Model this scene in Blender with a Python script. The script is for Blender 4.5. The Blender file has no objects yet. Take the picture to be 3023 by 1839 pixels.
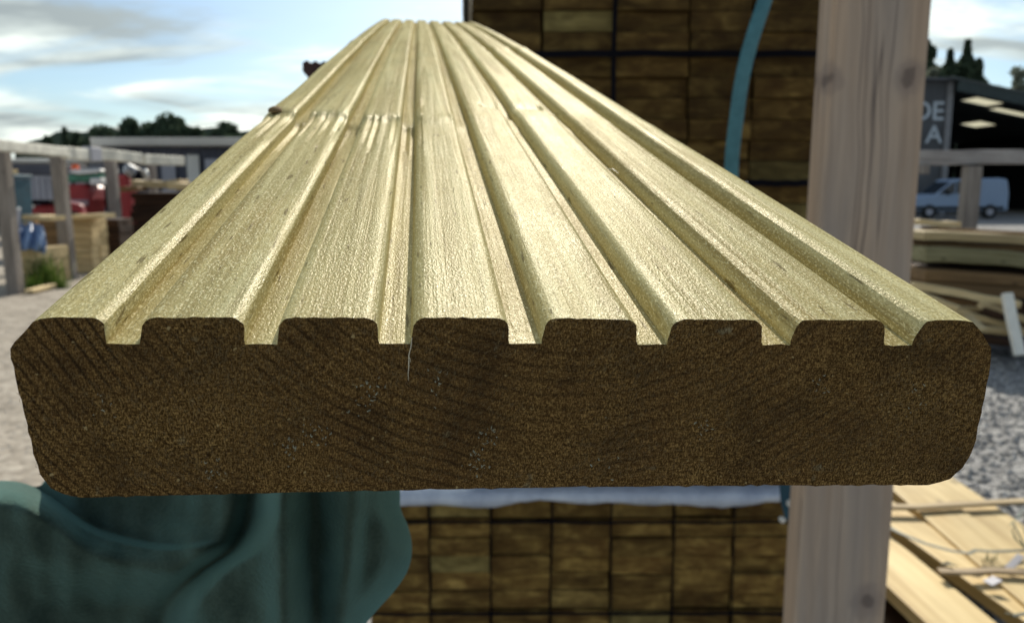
import bpy, math, random
from mathutils import Vector, Matrix, noise
random.seed(7)
S = bpy.context.scene
C = S.collection
R = math.radians

# ---------------------------------------------------------------- camera
W0, H0, FPX = 3023.0, 1839.0, 2550.0
CAMZ = 1.5
PITCH = math.atan(370 / FPX)
cd = bpy.data.cameras.new('camera'); cam = bpy.data.objects.new('camera', cd); C.objects.link(cam)
cam.location = (0, 0, CAMZ); cam.rotation_euler = (math.pi / 2 - PITCH, 0, 0)
cd.sensor_width = 36; cd.lens = 36 * FPX / W0; cd.clip_start = 0.01; cd.clip_end = 2000
cd.dof.use_dof = True; cd.dof.focus_distance = 0.148; cd.dof.aperture_fstop = 35
S.camera = cam
S.view_settings.view_transform = 'Standard'; S.view_settings.look = 'None'
S.view_settings.exposure = 0.50; S.view_settings.gamma = 1

FW = Vector((0, math.cos(PITCH), -math.sin(PITCH))); UP = Vector((0, math.sin(PITCH), math.cos(PITCH))); RX = Vector((1, 0, 0))
CP = Vector((0, 0, CAMZ))
def camvec(x, u, z): return RX * x + UP * u + FW * z
def ray(px, py): return camvec((px - W0 / 2) / FPX, (H0 / 2 - py) / FPX, 1)
def atY(px, py, Y): d = ray(px, py); return CP + d * (Y / d.y)
def atZ(px, py, z=0.0): d = ray(px, py); return CP + d * ((z - CAMZ) / d.z)
def atD(px, py, D): return CP + ray(px, py) * D

# ---------------------------------------------------------------- light
SUN_EL, SUN_AZ = R(32), R(4.5)          # azimuth to the right of straight ahead
sd = bpy.data.lights.new('sun', 'SUN'); sd.energy = 4.2; sd.angle = R(0.6); sd.color = (1, 0.93, 0.80)
sun = bpy.data.objects.new('sun', sd); C.objects.link(sun)
sv = Vector((math.sin(SUN_AZ) * math.cos(SUN_EL), math.cos(SUN_AZ) * math.cos(SUN_EL), math.sin(SUN_EL)))
sun.rotation_euler = (-sv).to_track_quat('-Z', 'Y').to_euler()

w = bpy.data.worlds.new('World'); S.world = w; w.use_nodes = True
nt = w.node_tree; nt.nodes.clear()
class G:
    """tiny node-graph helper"""
    def __init__(s, tree): s.t = tree
    def n(s, typ, **kw):
        nd = s.t.nodes.new(typ)
        ins = kw.pop('ins', {})
        for k, v in kw.items(): setattr(nd, k, v)
        for k, v in ins.items():
            if isinstance(v, bpy.types.NodeSocket): s.t.links.new(v, nd.inputs[k])
            else: nd.inputs[k].default_value = v
        return nd
    def math(s, op, a, b=0.0, c=0.0, clamp=False):
        return s.n('ShaderNodeMath', operation=op, use_clamp=clamp, ins={0: a, 1: b, 2: c}).outputs[0]
    def noise(s, vec, scale=1.0, detail=3.0, rough=0.55, dist=0.0):
        return s.n('ShaderNodeTexNoise', ins={'Vector': vec, 'Scale': scale, 'Detail': detail, 'Roughness': rough, 'Distortion': dist}).outputs['Fac']
    def map(s, vec, scale=(1, 1, 1), loc=(0, 0, 0), rot=(0, 0, 0)):
        return s.n('ShaderNodeMapping', ins={'Vector': vec, 'Scale': scale, 'Location': loc, 'Rotation': rot}).outputs[0]
    def ramp(s, fac, stops, interp='LINEAR'):
        nd = s.n('ShaderNodeValToRGB', ins={'Fac': fac}); cr = nd.color_ramp; cr.interpolation = interp
        while len(cr.elements) < len(stops): cr.elements.new(0.5)
        for e, (p, c) in zip(cr.elements, stops):
            e.position = p; e.color = (c[0], c[1], c[2], 1) if not isinstance(c, (int, float)) else (c, c, c, 1)
        return nd.outputs[0]
    def mix(s, fac, a, b, mode='MIX'):
        nd = s.n('ShaderNodeMix', data_type='RGBA', blend_type=mode)
        for i, v in ((0, fac), (6, a), (7, b)):
            if isinstance(v, bpy.types.NodeSocket): s.t.links.new(v, nd.inputs[i])
            else: nd.inputs[i].default_value = v if i == 0 else (*v, 1)[:4]
        return nd.outputs[2]
    def maprange(s, v, a, b, c=0.0, d=1.0, smooth=False):
        return s.n('ShaderNodeMapRange', interpolation_type='SMOOTHSTEP' if smooth else 'LINEAR', ins={'Value': v, 1: a, 2: b, 3: c, 4: d}).outputs[0]
g = G(nt)
tc = g.n('ShaderNodeTexCoord').outputs['Generated']
sky = g.n('ShaderNodeTexSky', sky_type='NISHITA', sun_disc=False, sun_elevation=SUN_EL, sun_rotation=SUN_AZ, air_density=1.0, dust_density=0.6, ozone_density=2.0).outputs[0]
sep = g.n('ShaderNodeSeparateXYZ', ins={0: tc})
den = g.math('ADD', g.math('MAXIMUM', sep.outputs[2], 0.0), 0.16)
cx = g.math('DIVIDE', sep.outputs[0], den); cy = g.math('DIVIDE', sep.outputs[1], den)
cv = g.n('ShaderNodeCombineXYZ', ins={0: cx, 1: cy, 2: 0.0}).outputs[0]
cvm = g.map(cv, scale=(0.55, 1.0, 1), loc=(5.2, 0.4, 0), rot=(0, 0, R(12)))
c1 = g.noise(cvm, 1.3, 7, 0.56, 0.7)
cover = g.noise(g.map(cv, scale=(0.3, 0.16, 1), loc=(3.3, 7.1, 0)), 1.2, 2, 0.5)
mask = g.maprange(g.math('ADD', c1, g.math('MULTIPLY', g.math('SUBTRACT', cover, 0.5), 0.8)), 0.405, 0.575, 0.04, 0.96, True)
shade = g.noise(g.map(cvm, loc=(0.25, 0.35, 0)), 2.0, 5, 0.55, 0.3)
ccol = g.ramp(shade, [(0.38, (2.4, 2.7, 2.75)), (0.5, (4.2, 4.6, 4.45)), (0.60, (6.9, 7.2, 6.6))])
# clouds near the sun are lit through
dsun = g.n('ShaderNodeVectorMath', operation='DOT_PRODUCT', ins={0: tc, 1: tuple(sv)}).outputs['Value']
glow = g.math('POWER', g.math('MAXIMUM', dsun, 0.0), 14.0)
ccol = g.mix(1.0, ccol, g.mix(glow, (0.90, 0.92, 0.92), (3.4, 3.3, 3.0)), 'MULTIPLY')
skyc = g.mix(1.0, sky, (0.44, 0.52, 0.58), 'MULTIPLY')
skyc = g.mix(1.0, skyc, g.mix(glow, (0, 0, 0), (4.0, 3.9, 3.6)), 'ADD')
col = g.mix(mask, skyc, ccol)
bg = g.n('ShaderNodeBackground', ins={0: col, 1: 0.125})
g.n('ShaderNodeOutputWorld', ins={0: bg.outputs[0]})

# ---------------------------------------------------------------- helpers
class MB:
    def __init__(s): s.v = []; s.f = []; s.m = []
    def add(s, vs, fs, mi=0):
        o = len(s.v); s.v += [tuple(p) for p in vs]; s.f += [tuple(i + o for i in f) for f in fs]; s.m += [mi] * len(fs); return s
    def frame(s, c, X, Y, Z, mi=0):
        c = Vector(c); vs = [c + X * i + Y * j + Z * k for k in (-1, 1) for j in (-1, 1) for i in (-1, 1)]
        return s.add(vs, [(0, 2, 3, 1), (4, 5, 7, 6), (0, 1, 5, 4), (2, 6, 7, 3), (0, 4, 6, 2), (1, 3, 7, 5)], mi)
    def box(s, c, d, mi=0, rz=0, rx=0, ry=0):
        m = Matrix.Rotation(rz, 3, 'Z') @ Matrix.Rotation(ry, 3, 'Y') @ Matrix.Rotation(rx, 3, 'X')
        return s.frame(c, m @ Vector((d[0] / 2, 0, 0)), m @ Vector((0, d[1] / 2, 0)), m @ Vector((0, 0, d[2] / 2)), mi)
    def beam(s, a, b, w, h, mi=0, up=Vector((0, 0, 1)), n=1, wob=0.0):
        a = Vector(a); b = Vector(b); d = (b - a)
        X = d.normalized().cross(up)
        if X.length < 1e-4: X = Vector((1, 0, 0))
        X.normalize(); Z = X.cross(d.normalized()).normalized()
        rings = []
        for i in range(n + 1):
            t = i / n; c = a + d * t + X * (random.uniform(-wob, wob)) + Z * random.uniform(-wob, wob)
            o = len(s.v)
            s.v += [tuple(c + X * (w / 2) * p + Z * (h / 2) * q) for p, q in ((-1, -1), (1, -1), (1, 1), (-1, 1))]
            rings.append(o)
        for p, q in zip(rings, rings[1:]):
            for k in range(4):
                s.f.append((p + k, p + (k + 1) % 4, q + (k + 1) % 4, q + k)); s.m.append(mi)
        s.f.append(tuple(rings[0] + k for k in (3, 2, 1, 0))); s.f.append(tuple(rings[-1] + k for k in range(4))); s.m += [mi, mi]
        return s
    def cyl(s, a, b, r, n=16, r2=None, mi=0, cap=True):
        a = Vector(a); b = Vector(b); d = (b - a).normalized(); r2 = r if r2 is None else r2
        X = d.cross(Vector((0, 0, 1)) if abs(d.z) < 0.9 else Vector((1, 0, 0))).normalized(); Y = d.cross(X)
        o = len(s.v)
        for c, rr in ((a, r), (b, r2)):
            for k in range(n):
                t = 2 * math.pi * k / n; s.v.append(tuple(c + (X * math.cos(t) + Y * math.sin(t)) * rr))
        for k in range(n): s.f.append((o + k, o + (k + 1) % n, o + n + (k + 1) % n, o + n + k)); s.m.append(mi)
        if cap: s.f.append(tuple(o + k for k in reversed(range(n)))); s.f.append(tuple(o + n + k for k in range(n))); s.m += [mi, mi]
        return s
    def tube(s, pts, rs, n=8, mi=0):
        for i in range(len(pts) - 1): s.cyl(pts[i], pts[i + 1], rs[i], n, rs[i + 1], mi)
        return s
    def prism(s, prof, frame, t0, t1, mi=0):
        """prof: 2-D points; frame: (origin, X, Y, N) extruded along N from t0 to t1"""
        O, X, Y, N = frame; n = len(prof); o = len(s.v)
        for t in (t0, t1):
            for x, y in prof: s.v.append(tuple(O + X * x + Y * y + N * t))
        for k in range(n): s.f.append((o + k, o + (k + 1) % n, o + n + (k + 1) % n, o + n + k)); s.m.append(mi)
        s.f.append(tuple(o + k for k in reversed(range(n)))); s.f.append(tuple(o + n + k for k in range(n))); s.m += [mi, mi]
        return s
    def build(s, name, mats, parent=None, bevel=0.0, smooth=False, sharp=30, org=None, seg=2):
        me = bpy.data.meshes.new(name)
        vs = s.v
        if org is not None:
            og = Vector(org); vs = [tuple(Vector(p) - og) for p in s.v]
        me.from_pydata(vs, [], s.f); me.update()
        if not isinstance(mats, (list, tuple)): mats = [mats]
        for m in mats: me.materials.append(m)
        me.polygons.foreach_set('material_index', s.m)
        if smooth: me.shade_smooth(); me.set_sharp_from_angle(angle=R(sharp))
        ob = bpy.data.objects.new(name, me); C.objects.link(ob)
        if org is not None: ob.location = org
        if parent:
            ob.parent = parent
            if org is None: ob.location = -parent.location
            else: ob.location = Vector(org) - parent.location
        if bevel:
            bv = ob.modifiers.new('bevel', 'BEVEL'); bv.width = bevel; bv.segments = seg; bv.limit_method = 'ANGLE'; bv.angle_limit = R(40)
        return ob
def tag(o, label, cat, group=None, kind=None):
    if label: o['label'] = label
    if cat: o['category'] = cat
    if group: o['group'] = group
    if kind: o['kind'] = kind
    return o
def thing(name, loc, label, cat, group=None):
    o = bpy.data.objects.new(name, None); C.objects.link(o); o.location = loc; o.empty_display_size = 0.1
    return tag(o, label, cat, group)
def structure(o): o['kind'] = 'structure'; return o

def mat(name):
    m = bpy.data.materials.new(name); m.use_nodes = True; m.node_tree.nodes.clear(); return m, G(m.node_tree)
def out(g, col, rough=0.6, spec=0.5, bump=None, bstr=0.3, bdist=0.01, metal=0.0, **kw):
    ins = {'Base Color': col if isinstance(col, bpy.types.NodeSocket) else (*col, 1), 'Roughness': rough, 'Specular IOR Level': spec, 'Metallic': metal}
    if bump is not None: ins['Normal'] = g.n('ShaderNodeBump', ins={'Height': bump, 'Strength': bstr, 'Distance': bdist}).outputs[0]
    ins.update(kw)
    b = g.n('ShaderNodeBsdfPrincipled', ins=ins)
    g.n('ShaderNodeOutputMaterial', ins={0: b.outputs[0]}); return b
def objco(g): return g.n('ShaderNodeTexCoord').outputs['Object']
def rnd(g): return g.n('ShaderNodeObjectInfo').outputs['Random']

def plain(name, col, rough=0.5, var=0.25, scale=6.0, spec=0.4, metal=0.0, bstr=0.1):
    m, g = mat(name); co = objco(g)
    n1 = g.noise(co, scale, 5, 0.6); d = tuple(c * (1 - var) for c in col); l = tuple(min(1, c * (1 + var)) for c in col)
    out(g, g.ramp(n1, [(0.3, d), (0.7, l)]), rough, spec, n1, bstr, 0.02, metal); return m
def timber(name, dark, light, along=0, rough=0.7, fine=60.0, knots=True, var=0.35, bstr=0.4, spec=0.3, soft=1.0):
    """sawn or weathered wood: grain stretched along one local axis, knots, piece-to-piece variation"""
    m, g = mat(name); co = objco(g); r = rnd(g)
    off = g.n('ShaderNodeCombineXYZ', ins={0: g.math('MULTIPLY', r, 13.0), 1: g.math('MULTIPLY', r, 31.0), 2: g.math('MULTIPLY', r, 7.0)}).outputs[0]
    co = g.n('ShaderNodeVectorMath', operation='ADD', ins={0: co, 1: off}).outputs[0]
    sc = [1.0, 1.0, 1.0]; sc[along] = 0.045
    a = g.noise(g.map(co, scale=tuple(sc)), fine, 5, 0.6, 0.4)
    b = g.noise(g.map(co, scale=tuple(0.5 + 0.5 * s for s in sc)), 4.0 * soft, 3, 0.5)
    c = g.ramp(a, [(0.32, dark), (0.66, light)])
    c = g.mix(g.maprange(b, 0.35, 0.7, 0.0, 0.55), c, tuple(x * 0.62 for x in dark))
    if knots:
        vs = [1.0, 1.0, 1.0]; vs[along] = 0.45
        vo = g.n('ShaderNodeTexVoronoi', ins={'Vector': g.map(co, scale=tuple(vs)), 'Scale': 5.5 * soft, 'Randomness': 1.0}).outputs['Distance']
        c = g.mix(g.maprange(vo, 0.035, 0.11, 0.75, 0.0, True), c, tuple(x * 0.28 for x in dark))
    v = g.maprange(r, 0, 1, 1 - var, 1 + var * 0.7)
    vv = g.n('ShaderNodeCombineXYZ', ins={0: v, 1: v, 2: v}).outputs[0]
    c = g.mix(1.0, c, vv, 'MULTIPLY')
    out(g, c, rough, spec, a, bstr, 0.004); return m

M = {}
M['pale'] = timber('pale_timber', (0.46, 0.33, 0.15), (0.66, 0.52, 0.29), 1, 0.6, 50, var=0.15)
M['pale_x'] = timber('pale_timber_crosswise', (0.58, 0.42, 0.20), (0.82, 0.64, 0.36), 0, 0.65, 30, var=0.3)
M['brown_x'] = timber('brown_timber_crosswise', (0.18, 0.10, 0.038), (0.36, 0.22, 0.10), 0, 0.75, 30, var=0.3)
M['green_x'] = timber('green_timber_crosswise', (0.22, 0.19, 0.09), (0.40, 0.36, 0.20), 0, 0.75, 30, var=0.2)
M['grey_post'] = timber('weathered_post_timber', (0.20, 0.17, 0.145), (0.36, 0.315, 0.275), 2, 0.8, 38, var=0.12)
M['grey_rail'] = timber('weathered_rail_timber', (0.55, 0.53, 0.46), (0.82, 0.80, 0.70), 0, 0.8, 14, var=0.12, knots=False)
M['dark_x'] = timber('dark_shaded_timber', (0.03, 0.015, 0.008), (0.08, 0.04, 0.02), 0, 0.8, 20, var=0.3)  # near-black: shade on stacks and between boards is put into the colour
M['black'] = plain('black_strap_plastic', (0.005, 0.005, 0.008), 0.9, spec=0.1)
M['rubber'] = plain('black_rubber', (0.015, 0.015, 0.015), 0.8)
M['red'] = plain('red_paint', (0.28, 0.018, 0.022), 0.5)
M['orange'] = plain('orange_lens', (0.85, 0.12, 0.02), 0.3)
M['white'] = plain('white_paint', (0.72, 0.72, 0.70), 0.45, 0.1)
M['teal_bin'] = plain('teal_bin_plastic', (0.02, 0.08, 0.12), 0.5)
M['greenp'] = plain('green_paint', (0.05, 0.20, 0.13), 0.4)
M['glass'] = plain('dark_glass', (0.01, 0.02, 0.035), 0.12, spec=0.6)
M['chrome'] = plain('dull_metal', (0.55, 0.56, 0.56), 0.35, metal=0.9)
M['bucket'] = plain('grey_bucket_plastic', (0.42, 0.42, 0.48), 0.5, 0.1)
M['tarp'] = plain('blue_sheet_plastic', (0.16, 0.24, 0.40), 0.5, 0.35, 3.0)
M['shedgrey'] = plain('grey_sheet_metal', (0.34, 0.34, 0.38), 0.6, 0.2, 0.8)
M['shednavy'] = plain('navy_wall_panel', (0.07, 0.075, 0.10), 0.7, 0.3, 0.5)
M['roofpale'] = plain('pale_roof_sheet', (0.62, 0.60, 0.56), 0.6, 0.15, 0.5)
M['inside'] = plain('interior_shade_black', (0.012, 0.011, 0.011), 0.9)  # near-black walls: the shade of open interiors is put into the colour
M['vanpaint'] = plain('pale_blue_van_paint', (0.24, 0.32, 0.45), 0.4, 0.08, 0.5)

# ---------------------------------------------------------------- ground
def ground_mat(name, stops, sc, stone, bstr):
    m, g = mat(name); co = g.n('ShaderNodeNewGeometry').outputs['Position']
    big = g.noise(co, 0.5, 4, 0.6); mid = g.noise(co, sc * 0.25, 5, 0.65)
    vo = g.n('ShaderNodeTexVoronoi', ins={'Vector': co, 'Scale': sc, 'Randomness': 1.0})
    cellv = g.n('ShaderNodeSeparateColor', ins={0: vo.outputs['Color']}).outputs[0]
    f = g.math('ADD', g.math('MULTIPLY', cellv, stone), g.math('ADD', g.math('MULTIPLY', mid, 1 - stone), g.math('MULTIPLY', g.math('SUBTRACT', big, 0.5), 0.5)))
    h = g.math('SUBTRACT', g.math('MULTIPLY', mid, 0.6), vo.outputs['Distance'])
    out(g, g.ramp(f, stops), 0.9, 0.2, h, bstr, 0.02); return m
gm = ground_mat('gravel_ground', [(0.2, (0.07, 0.07, 0.07)), (0.5, (0.21, 0.205, 0.20)), (0.85, (0.45, 0.44, 0.42))], 38, 0.6, 0.7)
sm = ground_mat('sandy_track', [(0.2, (0.13, 0.11, 0.085)), (0.5, (0.30, 0.26, 0.21)), (0.85, (0.48, 0.43, 0.36))], 20, 0.3, 0.4)
gr = MB()
N = 24
for j in range(N + 1):
    for i in range(N + 1):
        x = -600 + 1200 * i / N; y = -600 + 1200 * j / N; gr.v.append((x, y, 0))
for j in range(N):
    for i in range(N):
        a = j * (N + 1) + i; gr.f.append((a, a + 1, a + N + 2, a + N + 1)); gr.m.append(0)
structure(gr.build('ground', gm))
tr = MB(); prev = None; pts = []
for j in range(40):
    y = -6 + j * 1.9; ed = -0.9 + 0.3 * math.sin(j * 1.3) - (0.10 * y if y > 0 else 0) + 0.15 * math.sin(j * 3.1)
    tr.v += [(-60, y, 0.004), (ed, y, 0.004)]
    if j: k = 2 * j; tr.f.append((k - 2, k - 1, k + 1, k)); tr.m.append(0)
structure(tr.build('track', sm))
# loose stones on the gravel
st = MB(); rs = random.Random(3)
for k in range(5200):
    y = 3.0 + 6.5 * rs.random() ** 0.9; x = 0.30 * y + (0.40 * y) * rs.random() + 0.1
    if k % 4 == 0: x = -0.35 * y - 0.35 * y * rs.random(); 
    r = rs.uniform(0.006, 0.018) * (1.25 if x > 0 else 0.7); a = rs.uniform(0, 6.28)
    ring = [(x + r * rs.uniform(0.7, 1.25) * math.cos(a + t * 1.047), y + r * rs.uniform(0.7, 1.25) * math.sin(a + t * 1.047), 0.001 + r * rs.uniform(0.1, 0.45)) for t in range(6)]
    o = len(st.v); st.v += ring + [(x, y, r * rs.uniform(0.7, 1.1))] + [(p[0], p[1], -0.003) for p in ring]
    for t in range(6):
        st.f.append((o + t, o + (t + 1) % 6, o + 6)); st.f.append((o + 7 + t, o + 7 + (t + 1) % 6, o + (t + 1) % 6, o + t)); st.m += [0, 0]
smt, g = mat('loose_stone'); co = objco(g)
out(g, g.ramp(g.noise(co, 22, 2, 0.5), [(0.3, (0.10, 0.10, 0.10)), (0.5, (0.25, 0.245, 0.235)), (0.7, (0.48, 0.47, 0.45))]), 0.85, 0.3, g.noise(co, 300, 3), 0.3, 0.002)
tag(st.build('gravel_stones', smt), 'loose grey gravel stones scattered over the yard', 'gravel', kind='stuff')

# ---------------------------------------------------------------- the grooved deck board
L = Vector((-0.109, 0.382, 1)); A = Vector((1, -0.0045, 0.1107))
Lw = camvec(*L).normalized(); Aw = camvec(*A); Aw = (Aw - Lw * Aw.dot(Lw)).normalized(); Nw = Aw.cross(Lw)
P1 = CP + ray(130, 935) * 0.119
OR = None
def face(px, py):
    d = ray(px, py); t = (P1 - CP).dot(Lw) / d.dot(Lw); return CP + d * t
ORG = face(1511, 940)
def loc2(px, py): q = face(px, py) - ORG; return (q.dot(Aw), q.dot(Nw))
top = [(28, 1030), (60, 990), (95, 952), (118, 940), (145, 937)]
def grv(r0, fl0, fl1, r1, yt, yb):   # right wall of rib, floor, left wall of next rib
    s0 = fl0 - r0; s1 = r1 - fl1
    return [(r0 - 26, yt), (r0 - 14, yt + 1), (r0 - 2, yt + 7), (r0 + 0.3 * s0 + 4, yt + 18), (r0 + 0.5 * s0 + 4, yt + 34), (fl0 - 4, yb - 10), (fl0, yb),
            (fl1, yb), (fl1 + 0.15 * s1, yb - 14), (fl1 + 0.4 * s1 + 1, yt + 42), (r1 - 4, yt + 24), (r1 + 5, yt + 11), (r1 + 16, yt + 4), (r1 + 32, yt + 0.5), (r1 + 44, yt)]
for a_ in [(297, 318, 411, 422, 937, 1015), (706, 724, 818, 828, 936, 1015), (1102, 1120, 1212, 1224, 937, 1014), (1492, 1505, 1598, 1613, 939, 1015),
           (1872, 1882, 1970, 1986, 943, 1016), (2242, 2252, 2332, 2354, 944, 1018), (2605, 2612, 2692, 2722, 945, 1020)]: top += grv(*a_)
top += [(2850, 946), (2872, 952), (2895, 980), (2928, 1028)]
bot = [(2926, 1060), (2905, 1180), (2880, 1300), (2862, 1345), (2840, 1380), (2805, 1412), (2775, 1422), (2740, 1432), (2300, 1432), (1700, 1437), (1200, 1446), (760, 1456), (400, 1464), (240, 1468), (185, 1458), (150, 1440), (118, 1400), (100, 1340), (75, 1230), (45, 1110)]
prof = [loc2(*p) for p in top + bot]; NT = len(top)
# densify
dp = []
istop = []
for i, p in enumerate(prof):
    q = prof[(i + 1) % len(prof)]; d = math.hypot(q[0] - p[0], q[1] - p[1]); n = max(1, int(d / 0.0012))
    for k in range(n): dp.append((p[0] + (q[0] - p[0]) * k / n, p[1] + (q[1] - p[1]) * k / n)); istop.append(i < NT - 1)
LEN = 1.30
ys = [0.0, 0.0002, 0.0006]
while ys[-1] < LEN: ys.append(ys[-1] + (0.0012 if ys[-1] < 0.23 else ys[-1] * 0.012))
ys = [min(y, LEN) for y in ys]
def bend(s): return -0.0105 * (s - 0.30) ** 2 if s > 0.30 else 0.0
sx = 0.119
mb = MB(); npf = len(dp)
for yi, y in enumerate(ys):
    for (x, z), tp in zip(dp, istop):
        dz = 0.0; dx = 0.0; dy = 0.0
        if tp:
            dz += 0.00035 * (noise.noise(Vector((x * 60, y * 9, 3.1)))) * min(1, y / 0.03)
            # transverse ridge where the planer lifted, strongest on the left ribs
            y0 = 0.20 + 0.006 * math.sin(x * 60) + 0.002 * math.sin(x * 260)
            amp = 0.0010 if x < -0.012 else (0.0005 if x < 0.02 else 0.0003)
            u = (y - y0) / 0.010
            if x < -0.012:
                nearside = math.exp(min(0.0, y - y0) / 0.055) if y < y0 else math.exp(-(y - y0) / 0.004)
                gw = 0.5 + 0.5 * math.sin(x * 2027 + 2.5 * noise.noise(Vector((x * 70, y * 14, 0))))
                dz += 0.0006 * 1.6 * math.exp(-max(0.0, y - y0) / 0.03) * (1 if y > y0 else math.exp(-(y0 - y) / 0.004)) - 0.0009 * nearside - 0.0009 * nearside * gw * gw
            else: dz += amp * math.exp(-u * u) * (1.0 + 0.7 * noise.noise(Vector((x * 420, y * 20, 6))))
            u2 = (y - 0.60 + 0.015 * math.sin(x * 40)) / 0.02; dz += 0.0007 * math.exp(-u2 * u2)
            if 0.012 < x < 0.036: u3 = (y - 0.235) / 0.008; dz += -0.0009 * math.exp(-u3 * u3)
        if yi < 3:   # torn sawn edge
            j = 0.00022 if tp else 0.0003
            n1 = noise.noise(Vector((x * 900, z * 900, 5))); n2 = noise.noise(Vector((x * 900, z * 900, 9)))
            dx += j * n1 * (1 - yi / 3); dz += j * n2 * (1 - yi / 3); dy = 0.00015 * noise.noise(Vector((x * 1500, z * 1500, 1)))
            if x < -0.066 and z > -0.001 and yi == 0: dz += 0.0005 * noise.noise(Vector((x * 1400, 0, 2)))
        mb.v.append((x + dx, y + dy, z + dz + bend(y)))
for j in range(len(ys) - 1):
    for i in range(npf):
        a = j * npf + i; b = j * npf + (i + 1) % npf; mb.f.append((a, b, b + npf, a + npf)); mb.m.append(0)
mb.f.append(tuple(reversed(range(npf)))); mb.m.append(1)
mb.f.append(tuple((len(ys) - 1) * npf + i for i in range(npf))); mb.m.append(1)

m, g = mat('treated_board_face'); co = objco(g)
grain = g.noise(g.map(co, scale=(1, 0.02, 1)), 700, 4, 0.6, 0.6)
grain2 = g.noise(g.map(co, scale=(1, 0.016, 1)), 230, 4, 0.6, 0.9)
blot = g.noise(g.map(co, scale=(1, 0.35, 1)), 55, 4, 0.6)
spk = g.noise(g.map(co, scale=(1, 0.42, 1)), 3400, 2, 0.6); spk2 = g.noise(g.map(co, scale=(1, 0.40, 1), loc=(0.3, 0.1, 0)), 2600, 2, 0.6)
c = g.ramp(grain2, [(0.34, (0.40, 0.30, 0.11)), (0.5, (0.60, 0.495, 0.215)), (0.66, (0.74, 0.65, 0.335))])
c = g.mix(g.maprange(grain, 0.56, 0.72, 0, 0.5), c, (0.27, 0.20, 0.08))
broad = g.noise(g.map(co, scale=(1, 0.018, 1)), 95, 3, 0.6, 0.8)
c = g.mix(g.maprange(broad, 0.50, 0.66, 0, 0.55), c, (0.30, 0.22, 0.07))
c = g.mix(g.maprange(blot, 0.35, 0.7, 0, 0.4), c, (0.42, 0.40, 0.20))
thinl = g.noise(g.map(co, scale=(1, 0.012, 1)), 420, 2, 0.5, 0.3)
c = g.mix(g.maprange(g.math('ABSOLUTE', g.math('SUBTRACT', thinl, 0.5)), 0.0, 0.012, 0.45, 0), c, (0.22, 0.17, 0.07))
c = g.mix(g.maprange(spk, 0.54, 0.66, 0, 0.55), c, (0.22, 0.155, 0.045))
c = g.mix(g.maprange(spk2, 0.55, 0.63, 0, 0.70), c, (0.90, 0.82, 0.48))  # pale flecks in the colour help paint the surface sparkle
c = g.mix(g.maprange(g.noise(g.map(co, scale=(1, 0.10, 1), loc=(1, 2, 0)), 900, 2, 0.5), 0.66, 0.72, 0, 0.7), c, (0.13, 0.09, 0.03))
fade = g.maprange(g.n('ShaderNodeSeparateXYZ', ins={0: co}).outputs[1], 0.03, 0.5, 1.0, 0.25)
h = g.math('ADD', g.math('MULTIPLY', g.math('ADD', spk, g.math('MULTIPLY', spk2, 1.4)), fade), g.math('ADD', g.math('MULTIPLY', grain2, 1.2), g.math('MULTIPLY', grain, 0.6)))
rg = g.maprange(g.math('ADD', blot, g.math('MULTIPLY', spk2, 0.6)), 0.6, 1.0, 0.66, 0.44)
bmp = g.n('ShaderNodeBump', ins={'Height': h, 'Strength': 0.7, 'Distance': 0.00014, 'Normal': g.n('ShaderNodeBump', ins={'Height': g.math('ADD', grain2, g.math('MULTIPLY', grain, 0.4)), 'Strength': 0.6, 'Distance': 0.00034}).outputs[0]}).outputs[0]
df = g.n('ShaderNodeBsdfDiffuse', ins={0: c, 1: 0.3, 'Normal': bmp}); gl = g.n('ShaderNodeBsdfGlossy', ins={0: (1, 0.95, 0.82, 1), 'Roughness': g.maprange(g.math('ADD', blot, g.math('MULTIPLY', spk2, 0.6)), 0.6, 1.0, 0.46, 0.28), 'Normal': bmp})
g.n('ShaderNodeOutputMaterial', ins={0: g.n('ShaderNodeMixShader', ins={0: 0.022, 1: df.outputs[0], 2: gl.outputs[0]}).outputs[0]})
M['board'] = m

m, g = mat('board_end_grain'); co = objco(g); sp = g.n('ShaderNodeSeparateXYZ', ins={0: co})
cxr, czr = loc2(1750, 190)
wb = g.noise(g.map(co, scale=(1, 0, 1)), 40, 2, 0.5)
dx_ = g.math('SUBTRACT', sp.outputs[0], cxr); dz_ = g.math('SUBTRACT', sp.outputs[2], czr)
rad = g.math('SQRT', g.math('ADD', g.math('MULTIPLY', dx_, dx_), g.math('MULTIPLY', dz_, dz_)))
rad = g.math('ADD', rad, g.math('MULTIPLY', wb, 0.0042))
ring = g.math('SINE', g.math('MULTIPLY', g.math('POWER', g.math('MULTIPLY', rad, 10.0), 1.5), 2 * math.pi * 42))
ring = g.maprange(ring, 0.35, 1.0, 0, 1)
ringstr = g.math('MULTIPLY', g.maprange(g.noise(co, 40, 3), 0.38, 0.60), g.maprange(sp.outputs[0], 0.0, -0.05, 0.44, 0.75))
fib = g.noise(g.map(co, scale=(1, 1, 0.4), rot=(0, R(40), 0)), 4800, 3, 0.75, 0.5)
fib2 = g.noise(g.map(co, scale=(0.35, 1, 1), rot=(0, R(80), 0)), 3400, 4, 0.75, 0.5)
bl = g.noise(co, 38, 4, 0.6)
c = g.ramp(g.math('ADD', g.math('MULTIPLY', fib, 0.6), g.math('MULTIPLY', fib2, 0.4)), [(0.38, (0.011, 0.005, 0.001)), (0.49, (0.092, 0.050, 0.014)), (0.62, (0.44, 0.28, 0.10))])
c = g.mix(g.maprange(bl, 0.35, 0.7, 0, 0.5), c, (0.10, 0.052, 0.020))
c = g.mix(g.maprange(g.noise(co, 90, 3, 0.6), 0.5, 0.66, 0, 0.45), c, (0.030, 0.017, 0.008))
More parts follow.
